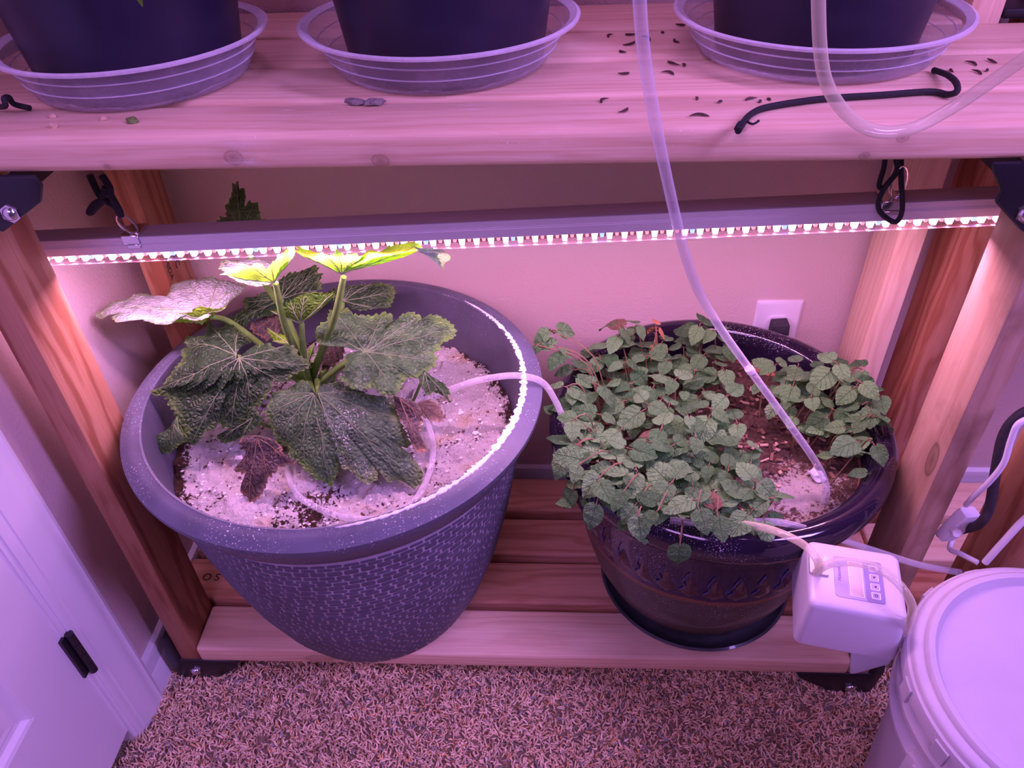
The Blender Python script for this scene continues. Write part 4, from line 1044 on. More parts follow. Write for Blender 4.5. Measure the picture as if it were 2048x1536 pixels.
LD = {e[0]: e for e in LEAVES}
zp = empty('squash_plant', (0.236, 0.235, 0.395))
tag(zp, 'big-leafed squash plant with mildewed and wilting leaves in the grey planter', 'plant')
CR = Vector((0.236, 0.235, 0.405))
def zleaf(keys, label=None):
    mats, mb, uvs = [], MB(), []
    for k_ in keys:
        mk = LMAP.get(LD[k_][1], LD[k_][1])
        vm = 'vein_dead' if mk.startswith('dead') else ('vein_dim' if mk in ('old', 'powder_leaf', 'mid') else 'stem_pale')
        for x in (mk, vm):
            if M[x] not in mats: mats.append(M[x])
        blade(mb, uvs, LD[k_], mats.index(M[mk]), mats.index(M[vm]))
    mb.uv = uvs
    o = mb.build('leaf', mats, zp, fixn=False)
    o.location = -Vector(zp.location)
    if label: o['label'] = label
    return o
zleaf(['A', 'A2'], 'whitish mildewed leaf reaching left')
zleaf(['B', 'B2'], 'bright green leaf touching the lamp')
zleaf(['C', 'C2'], 'bright yellow-green leaf touching the lamp')
zleaf(['D'], 'small glossy green upright leaf')
for k_ in ('E', 'F', 'G', 'H', 'I', 'J', 'K', 'Lf', 'O', 'Pf', 'Q', 'R1', 'R2'): zleaf([k_])
for k_ in ('M', 'N1', 'N2', 'S', 'T'): zleaf([k_], 'dead brown shrivelled leaf')
def petiole(end, r0=0.0062, r1=0.0042, mids=(), start=None):
    st_ = Vector(start) if start else CR + Vector((random.uniform(-.012, .012), random.uniform(-.012, .008), 0))
    o = MB().tube([st_, *mids, end], r0, 9, smooth=6, r1=r1).build('petiole', M['stem'], zp)
    o.location = -Vector(zp.location); return o
def bz(k_): return V1000(LD[k_][2])
petiole((0.122, 0.205, 0.568), mids=[(0.18, 0.250, 0.46), (0.135, 0.235, 0.535)])
petiole(bz('B2') + Vector((0, .004, -.004)), mids=[(0.240, 0.205, 0.48), (0.247, 0.165, 0.58)])
petiole(bz('C') + Vector((0, .004, -.008)), mids=[(0.275, 0.20, 0.50), (0.325, 0.155, 0.60)], r0=0.0068)
petiole(bz('D') + Vector((0, .003, -.004)), mids=[(0.247, 0.20, 0.47), (0.260, 0.18, 0.535)], r0=0.0055)
petiole(bz('E'), mids=[(0.21, 0.27, 0.47)])
petiole(bz('F'), mids=[(0.27, 0.28, 0.46)])
petiole(bz('G'), mids=[(0.275, 0.20, 0.455), (0.325, 0.17, 0.51)], r0=0.0068)
petiole(bz('H') + Vector((0, 0, -.004)), mids=[(0.20, 0.205, 0.47)])
petiole(bz('I') + Vector((0, 0, -.004)), mids=[(0.21, 0.195, 0.48)])
petiole(bz('J') + Vector((0, 0, -.003)), mids=[(0.255, 0.18, 0.46)], r0=0.005)
petiole(bz('K') + Vector((0, 0, -.003)), mids=[(0.268, 0.18, 0.465)], r0=0.005)
petiole(bz('O') + Vector((0, 0.002, -.004)), mids=[(0.215, 0.26, 0.52), (0.20, 0.235, 0.62)], r0=0.005)
petiole(bz('R1'), 0.003, 0.002); petiole(bz('R2') + Vector((0, 0, -.002)), 0.003, 0.002)
for k_ in ('M', 'N2', 'S', 'T', 'Pf', 'Q'):
    e_ = bz(k_); c_ = CR + (e_-CR)*0.75
    petiole(e_ + Vector((0, 0, -.003)), 0.0035, 0.0022, mids=[(CR.x*.6+e_.x*.4, CR.y*.6+e_.y*.4, 0.412), (c_.x, c_.y, 0.418)])
o = MB().tube([CR + Vector((0, 0.004, -0.02)), CR + Vector((-.002, 0, 0.012)), CR + Vector((0.004, -0.006, 0.04)), CR + Vector((0.010, -0.012, 0.058))], 0.016, 12, smooth=5, r1=0.007).build('stalk', M['stem'], zp)
o.location = -Vector(zp.location)
for i in range(9):   # curling tendrils and buds at the crown
    a = random.uniform(0, 2*PI); q = CR + Vector((0.012, -0.014, 0.055))
    pts = [q, q + Vector((math.cos(a)*.010, math.sin(a)*.008, .012)), q + Vector((math.cos(a)*.018, math.sin(a)*.012, .018)), q + Vector((math.cos(a+.7)*.022, math.sin(a+.7)*.014, .012))]
    o = MB().tube(pts, 0.0018, 6, smooth=5, r1=0.0006).build('tendril', M['stem_pale'], zp); o.location = -Vector(zp.location)

# ------------------------------------------------------------------ lemon balm in the blue planter
def mint_mat(name, c1, c2, vein):
    mt, nt, b = new_mat(name); n = N(nt)
    uv = n('ShaderNodeSeparateXYZ', {0: n('ShaderNodeUVMap').outputs[0]}).outputs
    au = n.math('ABSOLUTE', n.math('MULTIPLY_ADD', uv[0], 2.0, -1.0))
    lat = n.math('ABSOLUTE', n.math('SUBTRACT', n.math('FRACT', n.math('SUBTRACT', n.math('MULTIPLY', uv[1], 5.5), n.math('MULTIPLY', au, 1.7))), 0.5))
    lv = n.ramp(lat, [(0.0, (1,1,1)), (0.10, (0,0,0))])
    mid = n.ramp(au, [(0.0, (1,1,1)), (0.07, (0,0,0))])
    vn = n.math('MAXIMUM', lv, mid)
    rnd = n('ShaderNodeObjectInfo').outputs['Random']
    v = n.obj()
    f = n.math('ADD', n.math('MULTIPLY', n.noise(v, 3.5, 3), 0.5), n.math('MULTIPLY', rnd, 0.55))
    col = n.ramp(f, [(0.25, c1), (0.8, c2)])
    col = n.mix(n.math('MULTIPLY', vn, 0.5), col, vein)
    n.link(col, b.inputs['Base Color']); b.inputs['Roughness'].default_value = 0.45
    b.inputs['Specular IOR Level'].default_value = 0.5
    hgt = n.math('SUBTRACT', n.math('MULTIPLY', n.noise(v, 14, 3), 1.2), vn)
    n.link(n.bump(hgt, 0.6, 0.012), b.inputs['Normal'])
    tl = n('ShaderNodeBsdfTranslucent', {0: (0.22, 0.40, 0.08, 1)})
    ms = n('ShaderNodeMixShader', {0: 0.18})
    n.link(b.outputs[0], ms.inputs[1]); n.link(tl.outputs[0], ms.inputs[2])
    n.link(ms.outputs[0], nt.nodes['Material Output'].inputs[0])
    return mt
M['mint'] = mint_mat('lemon_balm_leaf', (0.055, 0.160, 0.048), (0.185, 0.385, 0.140), (0.030, 0.085, 0.026))
M['mint_red'] = mint_mat('lemon_balm_old_leaf', (0.20, 0.115, 0.07), (0.30, 0.19, 0.11), (0.10, 0.05, 0.03))
M['mint_stem'] = plain('lemon_balm_stem', (0.20, 0.13, 0.065), 0.6, noise=0.2, nscale=80)
def mint_leaf_mesh(sd):
    r_ = random.Random(sd)
    rows, cols = 17, 9
    v, f, uv = [], [], []
    wmax = r_.uniform(0.34, 0.41); fold = r_.uniform(0.05, 0.20); arch = r_.uniform(0.10, 0.34); tw = r_.uniform(-.12, .12)
    for i in range(rows):
        t = i/(rows-1)
        wd = wmax*(math.sin(PI*min(1, t**0.58))**0.85 if 0 < t < 1 else 0)
        if t == 0: wd = 0.10
        tooth = 0.065 if i % 2 else -0.065
        for j in range(cols):
            u = -1 + 2*j/(cols-1)
            e = abs(u)
            ww = wd*u + (math.copysign(tooth*min(1, wd*4), u) if e > 0.9 and 0 < i < rows-1 else 0)
            back = -0.13*max(0, 1-t*3.2)*e**1.5          # heart-shaped base
            x = t + back + (0.03*tooth*8*(1 if e > .9 else 0))
            z = fold*e*wd*1.6 - arch*t*t - 0.16*e**2*wd + tw*u*t*0.3 + 0.026*math.sin(t*19)*math.sin(e*3.2) + 0.03*math.sin(t*9+sd)*e*e
            v.append((x, ww, z)); uv.append((0.5+0.5*u, t))
    for i in range(rows-1):
        for j in range(cols-1):
            a = i*cols+j; f.append((a, a+cols, a+cols+1, a+1))
    mb = MB(); mb.add(v, f); v2, f2 = tube_geo([(-0.30, 0, -0.05), (-0.12, 0, -0.01), (0.02, 0, -0.004)], 0.018, 5, 3)
    mb.add(v2, f2, 1); mb.uv = uv + [(0.5, 0.5)]*len(v2)
    return mb
def lm(sd, mat):
    o = mint_leaf_mesh(sd).build('leaf', [mat, M['mint_stem']], None, fixn=False); me = o.data
    bpy.data.objects.remove(o, do_unlink=True); return me
MLEAF = [lm(s_, M['mint']) for s_ in range(7)]; MRED = [lm(s_, M['mint_red']) for s_ in (20, 21)]
mp = empty('lemon_balm_plant', (BPX, BPY, 0.345))
tag(mp, 'bushy lemon balm with crinkled toothed leaves spilling over the blue planter', 'plant')
MPV = Vector(mp.location)
SPRIGS = [[0.7283, 0.2921, 0.4493], [0.7838, 0.2882, 0.4315], [0.6684, 0.18, 0.4204], [0.9026, -0.0031, 0.4425], [0.9035, 0.2524, 0.4325], [0.8207, 0.207, 0.4474], [0.7376, 0.0621, 0.4408], [0.8545, -0.0006, 0.4185], [0.8281, 0.069, 0.4174], [0.8211, 0.2822, 0.4268], [0.811, 0.306, 0.4443], [0.8098, 0.1709, 0.424], [0.6987, 0.1932, 0.4475], [0.6599, 0.0745, 0.4283], [0.7316, 0.1022, 0.4382], [0.7484, 0.0227, 0.4342], [0.6682, 0.257, 0.426], [0.8788, 0.0905, 0.4188], [0.7015, 0.1319, 0.4403], [0.8925, -0.0397, 0.4239], [0.844, -0.0556, 0.4393], [0.8248, 0.0127, 0.4181], [0.7451, 0.2496, 0.4468], [0.8933, 0.1672, 0.4475], [0.8805, 0.2933, 0.4296], [0.6584, 0.1075, 0.4498], [0.9037, 0.1279, 0.4296], [0.8753, 0.0313, 0.4275], [0.8819, 0.3333, 0.4421], [0.8361, 0.0843, 0.4423], [0.8694, 0.2185, 0.4166], [0.7883, 0.0968, 0.4467], [0.9038, 0.077, 0.4348], [0.7688, -0.0076, 0.4238], [0.7308, -0.0096, 0.4337], [0.7986, -0.0182, 0.4178], [0.7902, 0.0493, 0.4195], [0.7005, 0.0741, 0.4181], [0.7563, 0.2288, 0.4199], [0.7664, 0.0695, 0.4445], [0.9094, 0.0489, 0.4258], [0.7738, 0.1638, 0.4352], [0.6923, 0.0075, 0.4328], [0.7008, 0.2977, 0.4236], [0.6694, 0.0353, 0.4334], [0.7441, 0.1884, 0.4187], [0.79, 0.2118, 0.4286], [0.9238, 0.3208, 0.4305], [0.864, 0.1381, 0.4474], [0.7664, 0.3461, 0.4383], [0.6868, 0.1057, 0.4303], [0.8042, 0.0751, 0.4337], [0.7217, 0.0395, 0.4188], [0.8187, -0.0528, 0.4475], [0.8496, 0.3164, 0.4265], [0.8285, 0.1248, 0.4473], [0.8797, -0.0144, 0.4222], [0.6506, 0.191, 0.4441], [0.8526, 0.0501, 0.4199], [0.9196, -0.0259, 0.4336], [0.7933, -0.0006, 0.4379], [0.8752, 0.129, 0.4188], [0.8616, 0.263, 0.4204], [0.7701, -0.0456, 0.4303], [0.7451, -0.0261, 0.4211], [1.0166, 0.1653, 0.4487], [1.0505, 0.1583, 0.4286], [1.1001, 0.1366, 0.4255], [1.0943, 0.1883, 0.4469], [0.9815, 0.2419, 0.4483], [1.0536, 0.2499, 0.4347], [1.0018, 0.2054, 0.4394], [1.0644, 0.1948, 0.4352], [1.0892, 0.1543, 0.4413], [1.0753, 0.0668, 0.4468], [1.0914, 0.2559, 0.4271], [1.0271, 0.2701, 0.427], [1.0645, 0.1253, 0.4242], [1.1202, 0.1763, 0.4423], [1.1134, 0.2373, 0.4422]]
MANUAL = [(0.607,0.265,0.470),(0.640,0.262,0.468),(0.631,0.292,0.478),(0.737,0.306,0.475),(0.769,0.312,0.475),(0.872,0.319,0.470),(0.897,0.319,0.460),(1.060,0.213,0.475),(1.085,0.177,0.468),(1.095,0.128,0.440),(0.669,0.114,0.425),(0.652,0.082,0.412),(0.700,0.010,0.420),(0.742,-0.010,0.424),(0.785,-0.028,0.424),(0.850,-0.035,0.424)]
nleaf = [0]
def put_leaf(parent, me, pos, az, pitch, roll, s_):
    o = bpy.data.objects.new('leaf', me); link(o, parent)
    o.rotation_euler = (Matrix.Rotation(0.10, 3, 'X') @ Matrix.Rotation(az, 3, 'Z') @ Matrix.Rotation(pitch, 3, 'Y') @ Matrix.Rotation(roll, 3, 'X')).to_euler()
    o.location = Vector(pos) - MPV; o.scale = (s_,)*3
    nleaf[0] += 1
    return o
def sprig(top, nl_, droop=0.0, base=None):
    top = Vector(top); cx, cy = top.x-BPX, top.y-BPY; r = math.hypot(cx, cy)
    k = min(1.0, 0.195/max(r, 1e-4))*random.uniform(0.86, 0.98)
    rootp = Vector((BPX+cx*k, BPY+cy*k, 0.338)) if base is None else Vector(base)
    if r > 0.20:
        dr = Vector((cx/r, cy/r, 0)); e_ = Vector((BPX, BPY, 0)) + dr*0.21
        mid = Vector((e_.x, e_.y, max(0.425, min(top.z, 0.45))))
    else:
        mid = (rootp+top)/2 + Vector((random.uniform(-.01, .01), random.uniform(-.01, .01), 0.0))
    stem = MB().tube([rootp, mid, top], 0.0014, 5, smooth=4, r1=0.0009).build('stem', M['mint_stem'], mp)
    stem.location = -MPV
    a0 = random.uniform(0, PI)
    dirv = (top-mid).normalized()
    lv_ = 0
    for j in range(nl_):
        pair, sidx = divmod(j, 2)
        pos = top - dirv*0.013*pair + Vector((0, 0, 0))
        az = a0 + pair*PI/2 + sidx*PI + random.uniform(-.35, .35)
        s_ = random.uniform(0.023, 0.038)*(1.0 + 0.14*pair)
        d_ = Vector((math.cos(az), math.sin(az), 0))
        p_ = pos + d_*s_*0.26
        me = random.choice(MRED) if random.random() < 0.03 else random.choice(MLEAF)
        o = put_leaf(stem, me, p_, az, random.uniform(-0.15, 0.45) + droop, random.uniform(-.45, .45), s_)
        o.location = p_
    return stem
for q in SPRIGS: sprig(q, 3)
for q in MANUAL: sprig(q, 3, 0.15)
# single leaves hanging over the front rim
for q, az, pi_, s_ in (((0.690,-0.026,0.416), -2.0, .75, .036), ((0.745,-0.048,0.420), -1.4, .7, .034), ((0.797,-0.082,0.404), -1.55, 1.25, .038), ((0.661,0.020,0.395), -2.6, .9, .034)):
    st_ = MB().tube([(q[0]*.9+BPX*.1, q[1]*.8+BPY*.2, 0.40), (q[0]*.97+BPX*.03, q[1]*.94+BPY*.06, 0.424), q], 0.0012, 5, smooth=4).build('stem', M['mint_stem'], mp); st_.location = -MPV
    o = put_leaf(st_, MLEAF[nleaf[0] % 7], q, az, pi_, 0, s_); o.location = q
# low understorey, too dense to tell apart
ub, uvs = MB(), []
base_m = [mint_leaf_mesh(40+i) for i in range(3)]
for q in SPRIGS:
    for rep in range(3):
        g_ = base_m[random.randrange(3)]; s_ = random.uniform(.020, .030)
        mx = Matrix.Translation(Vector((q[0]+random.uniform(-.02,.02), q[1]+random.uniform(-.02,.02), random.uniform(.375,.42)))) @ Matrix.Rotation(random.uniform(0,2*PI),4,'Z') @ Matrix.Rotation(random.uniform(-.2,.6),4,'Y') @ Matrix.Scale(s_,4)
        ub.add([mx @ Vector(v_) for v_ in g_.v], g_.f, 0); uvs += g_.uv
ub.uv = uvs
o = ub.build('understorey_leaves', M['mint'], mp, fixn=False); o.location = -MPV; o['kind'] = 'stuff'
# dry brown sprig at the back
dsp = MB().tube([(0.80, 0.27, 0.36), (0.803, 0.30, 0.43), (0.800, 0.315, 0.470)], 0.0013, 5, smooth=4).build('stem', M['bark1'], mp); dsp.location = -MPV
M['dry_leaf'] = plain('dry_orange_leaf', (0.50, 0.24, 0.11), 0.8, noise=0.25, nscale=200)
dry = []
for i in range(3):
    me = MLEAF[i].copy(); me.materials.clear(); me.materials.append(M['dry_leaf']); me.materials.append(M['bark1']); dry.append(me)
for q, az, pi_, s_ in (((0.800,0.315,0.468),2.6,.9,.022),((0.806,0.312,0.462),.3,.8,.024),((0.800,0.31,0.455),-1.2,1.2,.020),((0.812,0.300,0.44),-.6,1.0,.024),((0.796,0.305,0.435),-2.0,1.1,.026),((0.80,0.318,0.474),1.4,.2,.018)):
    o = put_leaf(dsp, random.choice(dry), q, az, pi_, random.uniform(-1, 1), s_); o.location = q

# ------------------------------------------------------------------ clear tubing
def tubing(key, label, r=0.0046, mat='clear_tube', seg=12):
    o = MB().tube(PATHS[key], r, seg, smooth=10, cap=False).build('clear_tube', M[mat], None)
    return tag(o, label, 'tube')
tubing('tube_a', 'long clear tube dropping from above across the shelf edge into the blue planter', 0.0052)
tubing('tube_b', 'yellowed clear tube sagging in a loop before the right black pot', 0.0056, 'clear_tube_old')
tubing('tube_c', 'yellowed clear tube from the pump up to the tee on the blue planter rim', 0.0050, 'clear_tube_old')
tubing('tube_c2', 'short clear tube from the tee leftwards under the lemon balm leaves', 0.0048)
tubing('tube_d', 'clear tube from the tee passing behind the white pump', 0.0048)
tubing('tube_e', 'yellowed clear tube arching over the pump display into the bucket', 0.0050, 'clear_tube_old')
tubing('tube_ring', 'clear drip tube ring lying on the white powdered soil', 0.0046)
tubing('tube_f', 'clear tube bridging from the grey planter rim to the blue planter', 0.0048)
tq = Vector(PATHS['tube_c2'][0])
o = MB().tube([tq + Vector((-0.012, 0, 0)), tq + Vector((0.012, 0.003, 0))], 0.0062, 12).tube([tq, tq + Vector((0.010, -0.004, -0.006))], 0.0060, 12).build('tee_connector', M['clear_tube_old'])
tag(o, 'small clear tee connector joining tubes on the blue planter rim', 'connector')
jq = Vector(PATHS['tube_a'][5])
dq = (Vector(PATHS['tube_a'][6]) - Vector(PATHS['tube_a'][4])).normalized()
o = MB().tube([jq - dq*0.004, jq + dq*0.004], 0.0060, 12).build('tube_joint', M['saucer_rim'])
tag(o, 'clear collar joint on the long tube above the lemon balm', 'connector')

# ------------------------------------------------------------------ white bucket with lid
BX, BY, BT = 1.216, -0.262, 0.390
KS = 0.945
bk = empty('bucket', (BX, BY, FLOOR)); tag(bk, 'white plastic bucket with ribbed rim standing on the carpet', 'bucket')
t0 = BT - FLOOR
body_p = [(0.02, 0.003), (0.140, 0.003), (0.146, 0.010), (0.1665, t0-0.150), (0.1675, t0-0.118), (0.1800, t0-0.112), (0.1812, t0-0.104), (0.1690, t0-0.099), (0.1698, t0-0.076), (0.1825, t0-0.071), (0.1835, t0-0.062), (0.1715, t0-0.057), (0.1720, t0-0.030), (0.1660, t0-0.024)]
MB().lathe([(r*KS, z) for r, z in body_p], 120).build('body', M['bucket_plastic'], bk)
lid = MB()
lid_p = [(0.001, t0-0.0105), (0.146, t0-0.0105), (0.1505, t0-0.0095), (0.154, t0-0.004), (0.1565, t0-0.0005), (0.1635, t0), (0.1665, t0-0.0025), (0.1680, t0-0.0055), (0.1715, t0-0.0062), (0.1765, t0-0.0068), (0.1795, t0-0.0095), (0.1812, t0-0.0135), (0.1845, t0-0.0150), (0.1860, t0-0.0190), (0.1865, t0-0.0340), (0.1840, t0-0.0355), (0.178, t0-0.034)]
lid.lathe([(r*KS, z) for r, z in lid_p], 120)
lo = lid.build('lid', M['bucket_plastic'], bk)
for a in range(0, 360, 24):   # pull tabs round the skirt
    a_ = math.radians(a+8); ca, sa_ = math.cos(a_), math.sin(a_)
    mb = MB().box((-0.0025, -0.010, -0.015), (0.0020, 0.010, 0.010)); tb_ = mb.build('tab', M['bucket_plastic'], lo, bevel=0.0008, seg=1)
    tb_.location = (0.1867*KS*ca, 0.1867*KS*sa_, t0-0.030); tb_.rotation_euler = (0, 0, a_)
ea = math.radians(197)
for s_ in (0, PI):
    eb = MB().box((-0.004, -0.022, -0.050), (0.012, 0.022, 0.040)).box((0.004, -0.009, -0.25), (0.016, 0.009, 0.038)).build('ear', M['bucket_plastic'], bk, bevel=0.003, seg=2)
    eb.location = (0.160*math.cos(ea+s_), 0.160*math.sin(ea+s_), t0-0.135); eb.rotation_euler = (0, 0, ea+s_)
hp = []
for i in range(25):
    a = PI*i/24
    q = Vector((0.179*math.cos(a), -0.179*math.sin(a)*0.98, -0.150*math.sin(a)**0.8))
    q.rotate(Euler((0, 0, ea-PI))); hp.append(q + Vector((0, 0, t0-0.125)))
MB().tube(hp, 0.0035, 8).build('handle', M['bucket_plastic'], bk)

# ------------------------------------------------------------------ pump
pu = empty('water_pump', (1.004, -0.1336, 0.333), (0, 0, math.radians(-11.9)))
pu.scale = (0.93, 0.93, 0.93)
tag(pu, 'white box-shaped watering pump with display and buttons clipped beside the bucket lid', 'pump')
def rr_poly(hx, hy, r, z, k=5):
    out = []
    for cx, cy, a0 in ((hx-r, hy-r, 0), (-hx+r, hy-r, PI/2), (-hx+r, -hy+r, PI), (hx-r, -hy+r, 1.5*PI)):
        for i in range(k+1):
            a = a0 + PI/2*i/k; out.append((cx+r*math.cos(a), cy+r*math.sin(a), z))
    return out
def loft(layers, cap0=True, cap1=True):
    mb = MB(); n_ = len(layers[0]); v = [q for l in layers for q in l]; f = []
    for i in range(len(layers)-1):
        for k in range(n_):
            j = (k+1) % n_; f.append((i*n_+k, i*n_+j, (i+1)*n_+j, (i+1)*n_+k))
    if cap0: f.append(tuple(range(n_))[::-1])
    if cap1: f.append(tuple((len(layers)-1)*n_+k for k in range(n_)))
    return mb.add(v, f)
loft([rr_poly(.0645, .0590, .010, 0.0), rr_poly(.0650, .0595, .010, 0.004), rr_poly(.0600, .0545, .010, 0.074), rr_poly(.0590, .0535, .0105, 0.0785), rr_poly(.0565, .0510, .011, 0.0815), rr_poly(.0530, .0475, .011, 0.0825)]).build('case', M['white_plastic'], pu)
M['label_l'] = plain('label_lilac', (0.40, 0.36, 0.62), 0.4); M['label_d'] = plain('label_purple', (0.24, 0.20, 0.40), 0.4)
M['lcd'] = plain('lcd_panel', (0.50, 0.42, 0.44), 0.25, noise=0.04, nscale=60); M['line_w'] = plain('label_white_line', (0.92, 0.88, 0.95), 0.4)
ZT = 0.0826
lb = loft([rr_poly(.0305, .0335, .005, 0.0), rr_poly(.0305, .0335, .005, 0.0007)]).build('label', M['label_l'], pu); lb.location = (0.0035, -0.0015, ZT)
dk = loft([rr_poly(.0115, .0330, .003, 0.0007), rr_poly(.0115, .0330, .003, 0.0010)]).build('button_strip', M['label_d'], lb); dk.location = (0.0190, 0, 0)
fr = loft([rr_poly(.0088, .0285, .0006, 0.0007), rr_poly(.0088, .0285, .0006, 0.0012)]).build('display_frame', M['line_w'], lb); fr.location = (-0.0035, -0.001, 0)
lc = loft([rr_poly(.0078, .0275, .0004, 0.0012), rr_poly(.0078, .0275, .0004, 0.0015)]).build('display', M['lcd'], lb); lc.location = (-0.0035, -0.001, 0)
for i, yy in enumerate((0.021, 0.006, -0.009, -0.023)):
    b_ = loft([rr_poly(.0056, .0052, .0014, 0.0009), rr_poly(.0056, .0052, .0014, 0.0014)]).build('button', M['line_w'], lb); b_.location = (0.0195, yy, 0)
    f_ = loft([rr_poly(.0048, .0044, .0010, 0.0014), rr_poly(.0048, .0044, .0010, 0.0017)]).build('button', M['label_l'], lb); f_.location = (0.0195, yy, 0)
    if i in (1, 2):
        s_ = -1 if i == 2 else 1
        g_ = MB().add([(-0.0018, 0.0018*0, 0.0018), (0.0016, 0.0020, 0.0018), (0.0016, -0.0020, 0.0018)], [(0, 1, 2)]).build('symbol', M['ink'], lb, fixn=False); g_.location = (0.0195, yy, 0); g_.rotation_euler = (0, 0, 0 if i == 2 else PI/2)
    if i in (0, 3):
        g_ = MB().lathe([(0.0011, 0.0018), (0.0019, 0.0019)], 20).build('symbol', M['ink'], lb, fixn=False); g_.location = (0.0195, yy, 0)
        if i == 3:
            gt = MB()
            for q in range(8):
                a = 2*PI*q/8; c_, s2 = math.cos(a), math.sin(a)
                gt.add([(0.0018*c_-.0004*s2, 0.0018*s2+.0004*c_, .0019), (0.0027*c_-.0004*s2, 0.0027*s2+.0004*c_, .0019), (0.0027*c_+.0004*s2, 0.0027*s2-.0004*c_, .0019), (0.0018*c_+.0004*s2, 0.0018*s2-.0004*c_, .0019)], [(0, 1, 2, 3)])
            g2 = gt.build('symbol', M['ink'], lb, fixn=False); g2.location = (0.0195, yy, 0)
bpy.context.view_layer.update()
mw = pu.matrix_world
text_mesh('lettering', 'Moistenland', 0.0062, M['label_d'], lb, mw @ frame((0, 1, 0), (-1, 0, 0), (-0.0205, 0.006, ZT+0.0009)))
# tube ports on a raised block
pr = loft([rr_poly(.013, .017, .003, 0.066), rr_poly(.012, .016, .003, 0.0855)]).build('port_block', M['white_plastic'], pu); pr.location = (-0.046, 0.010, 0)
for dy in (-0.004, 0.006):
    MB().tube([(-0.0455, 0.012+dy, 0.080), (-0.0455, 0.012+dy, 0.094)], 0.0042, 10).build('port', M['clear_tube_old'], pu)
M['grey_plastic'] = plain('pale_grey_plastic', (0.55, 0.55, 0.66), 0.4)
cl_ = MB().prism([(0.010, 0.001), (0.064, 0.001), (0.062, -0.02), (0.030, -0.055), (0.022, -0.060)], -0.052, -0.040).build('clip', M['grey_plastic'], pu, bevel=0.002)

# ------------------------------------------------------------------ wall outlet and plug
OX0, OX1, OZ1, OZ0 = 0.9995, 1.083, 0.4235, 0.287
ou = empty('outlet', ((OX0+OX1)/2, YW, (OZ0+OZ1)/2)); tag(ou, 'white wall outlet plate behind the blue planter', 'outlet')
hx, hz = (OX1-OX0)/2, (OZ1-OZ0)/2
pl = loft([[(x, 0, y) for x, y, _ in rr_poly(hx, hz, .003, 0, 3)], [(x, -0.003, y) for x, y, _ in rr_poly(hx, hz, .003, 0, 3)], [(x, -0.0062, y) for x, y, _ in rr_poly(hx-.004, hz-.004, .003, 0, 3)]]).build('plate', M['outlet_plastic'], ou)
for zz in (0.0235, -0.0235):
    pts = [(0.0195*math.cos(a), max(-0.0145, min(0.0145, 0.0195*math.sin(a)))) for a in [2*PI*i/36 for i in range(36)]]
    rc = loft([[(x, -0.006, z+zz) for x, z in pts], [(x, -0.0095, z+zz) for x, z in pts]]).build('receptacle', M['outlet_plastic'], ou)
    if zz < 0:
        for xx in (-0.006, 0.006):
            MB().box((xx-.001, -0.0098, zz-.004), (xx+.001, -0.0094, zz+.004)).build('slot', M['black'], rc, smooth=False)
MB().lathe([(0.0001, 0.0012), (0.003, 0.0006), (0.0032, 0)], 14).build('screw', M['chrome'], ou).rotation_euler = (PI/2, 0, 0)
ou.children[-1].location = (0, -0.0062, 0)
M['black_rub'] = plain('black_rubber', (0.03, 0.024, 0.032), 0.7, noise=0.3, nscale=120)
pg = MB().prism([(-0.015, 0.012), (0.014, 0.014), (0.016, -0.014), (0.002, -0.022), (-0.016, -0.010)], -0.026, 0.0).build('power_plug', M['black_rub'], None, bevel=0.002)
pg.location = (1.0425, YW-0.0098, 0.378)
tag(pg, 'black power plug in the wall outlet behind the blue planter', 'plug')
MB().tube([(0.003, -0.018, -0.016), (0.005, -0.020, -0.06), (0.004, -0.014, -0.16), (0.0, -0.012, -0.30)], 0.0035, 8, smooth=5).build('cord', M['black_rub'], pg)

# ------------------------------------------------------------------ cables at the right
thing_tube('power_cable', 'black_cable', 0.0065, M['black_rub'], 'thick black power cable bent beside the white cord at right', 'cable', 12, 8)
M['white_cord'] = plain('white_cord', (0.84, 0.80, 0.88), 0.4)
wc = empty('inline_switch', PATHS['conn'][0]); tag(wc, 'white inline cord connector hanging beside the right front post', 'connector')
cc = Vector(PATHS['conn'][0])
bx_ = loft([rr_poly(.0125, .008, .003, -.034), rr_poly(.014, .009, .003, -.022), rr_poly(.0145, .0095, .003, .020), rr_poly(.013, .0085, .003, .027)]).build('housing', M['white_cord'], wc); bx_.rotation_euler = (0.15, 0.20, 0.3)
th_ = MB().tube([(0, 0, 0), (0.0, -0.010, 0.004)], 0.006, 12).build('thumb_nut', M['white_cord'], wc); th_.location = (-0.012, -0.012, 0.0)
for key in ('white_cord', 'white_cord3'):
    o = MB().tube(PATHS[key], 0.0038, 10, smooth=8).build('cord', M['white_cord'], wc); o.location = -cc
thing_tube('white_cord', 'white_cord2', 0.0048, M['white_cord'], 'white cord rising behind the bucket lid to the right', 'cord', 10, 8)

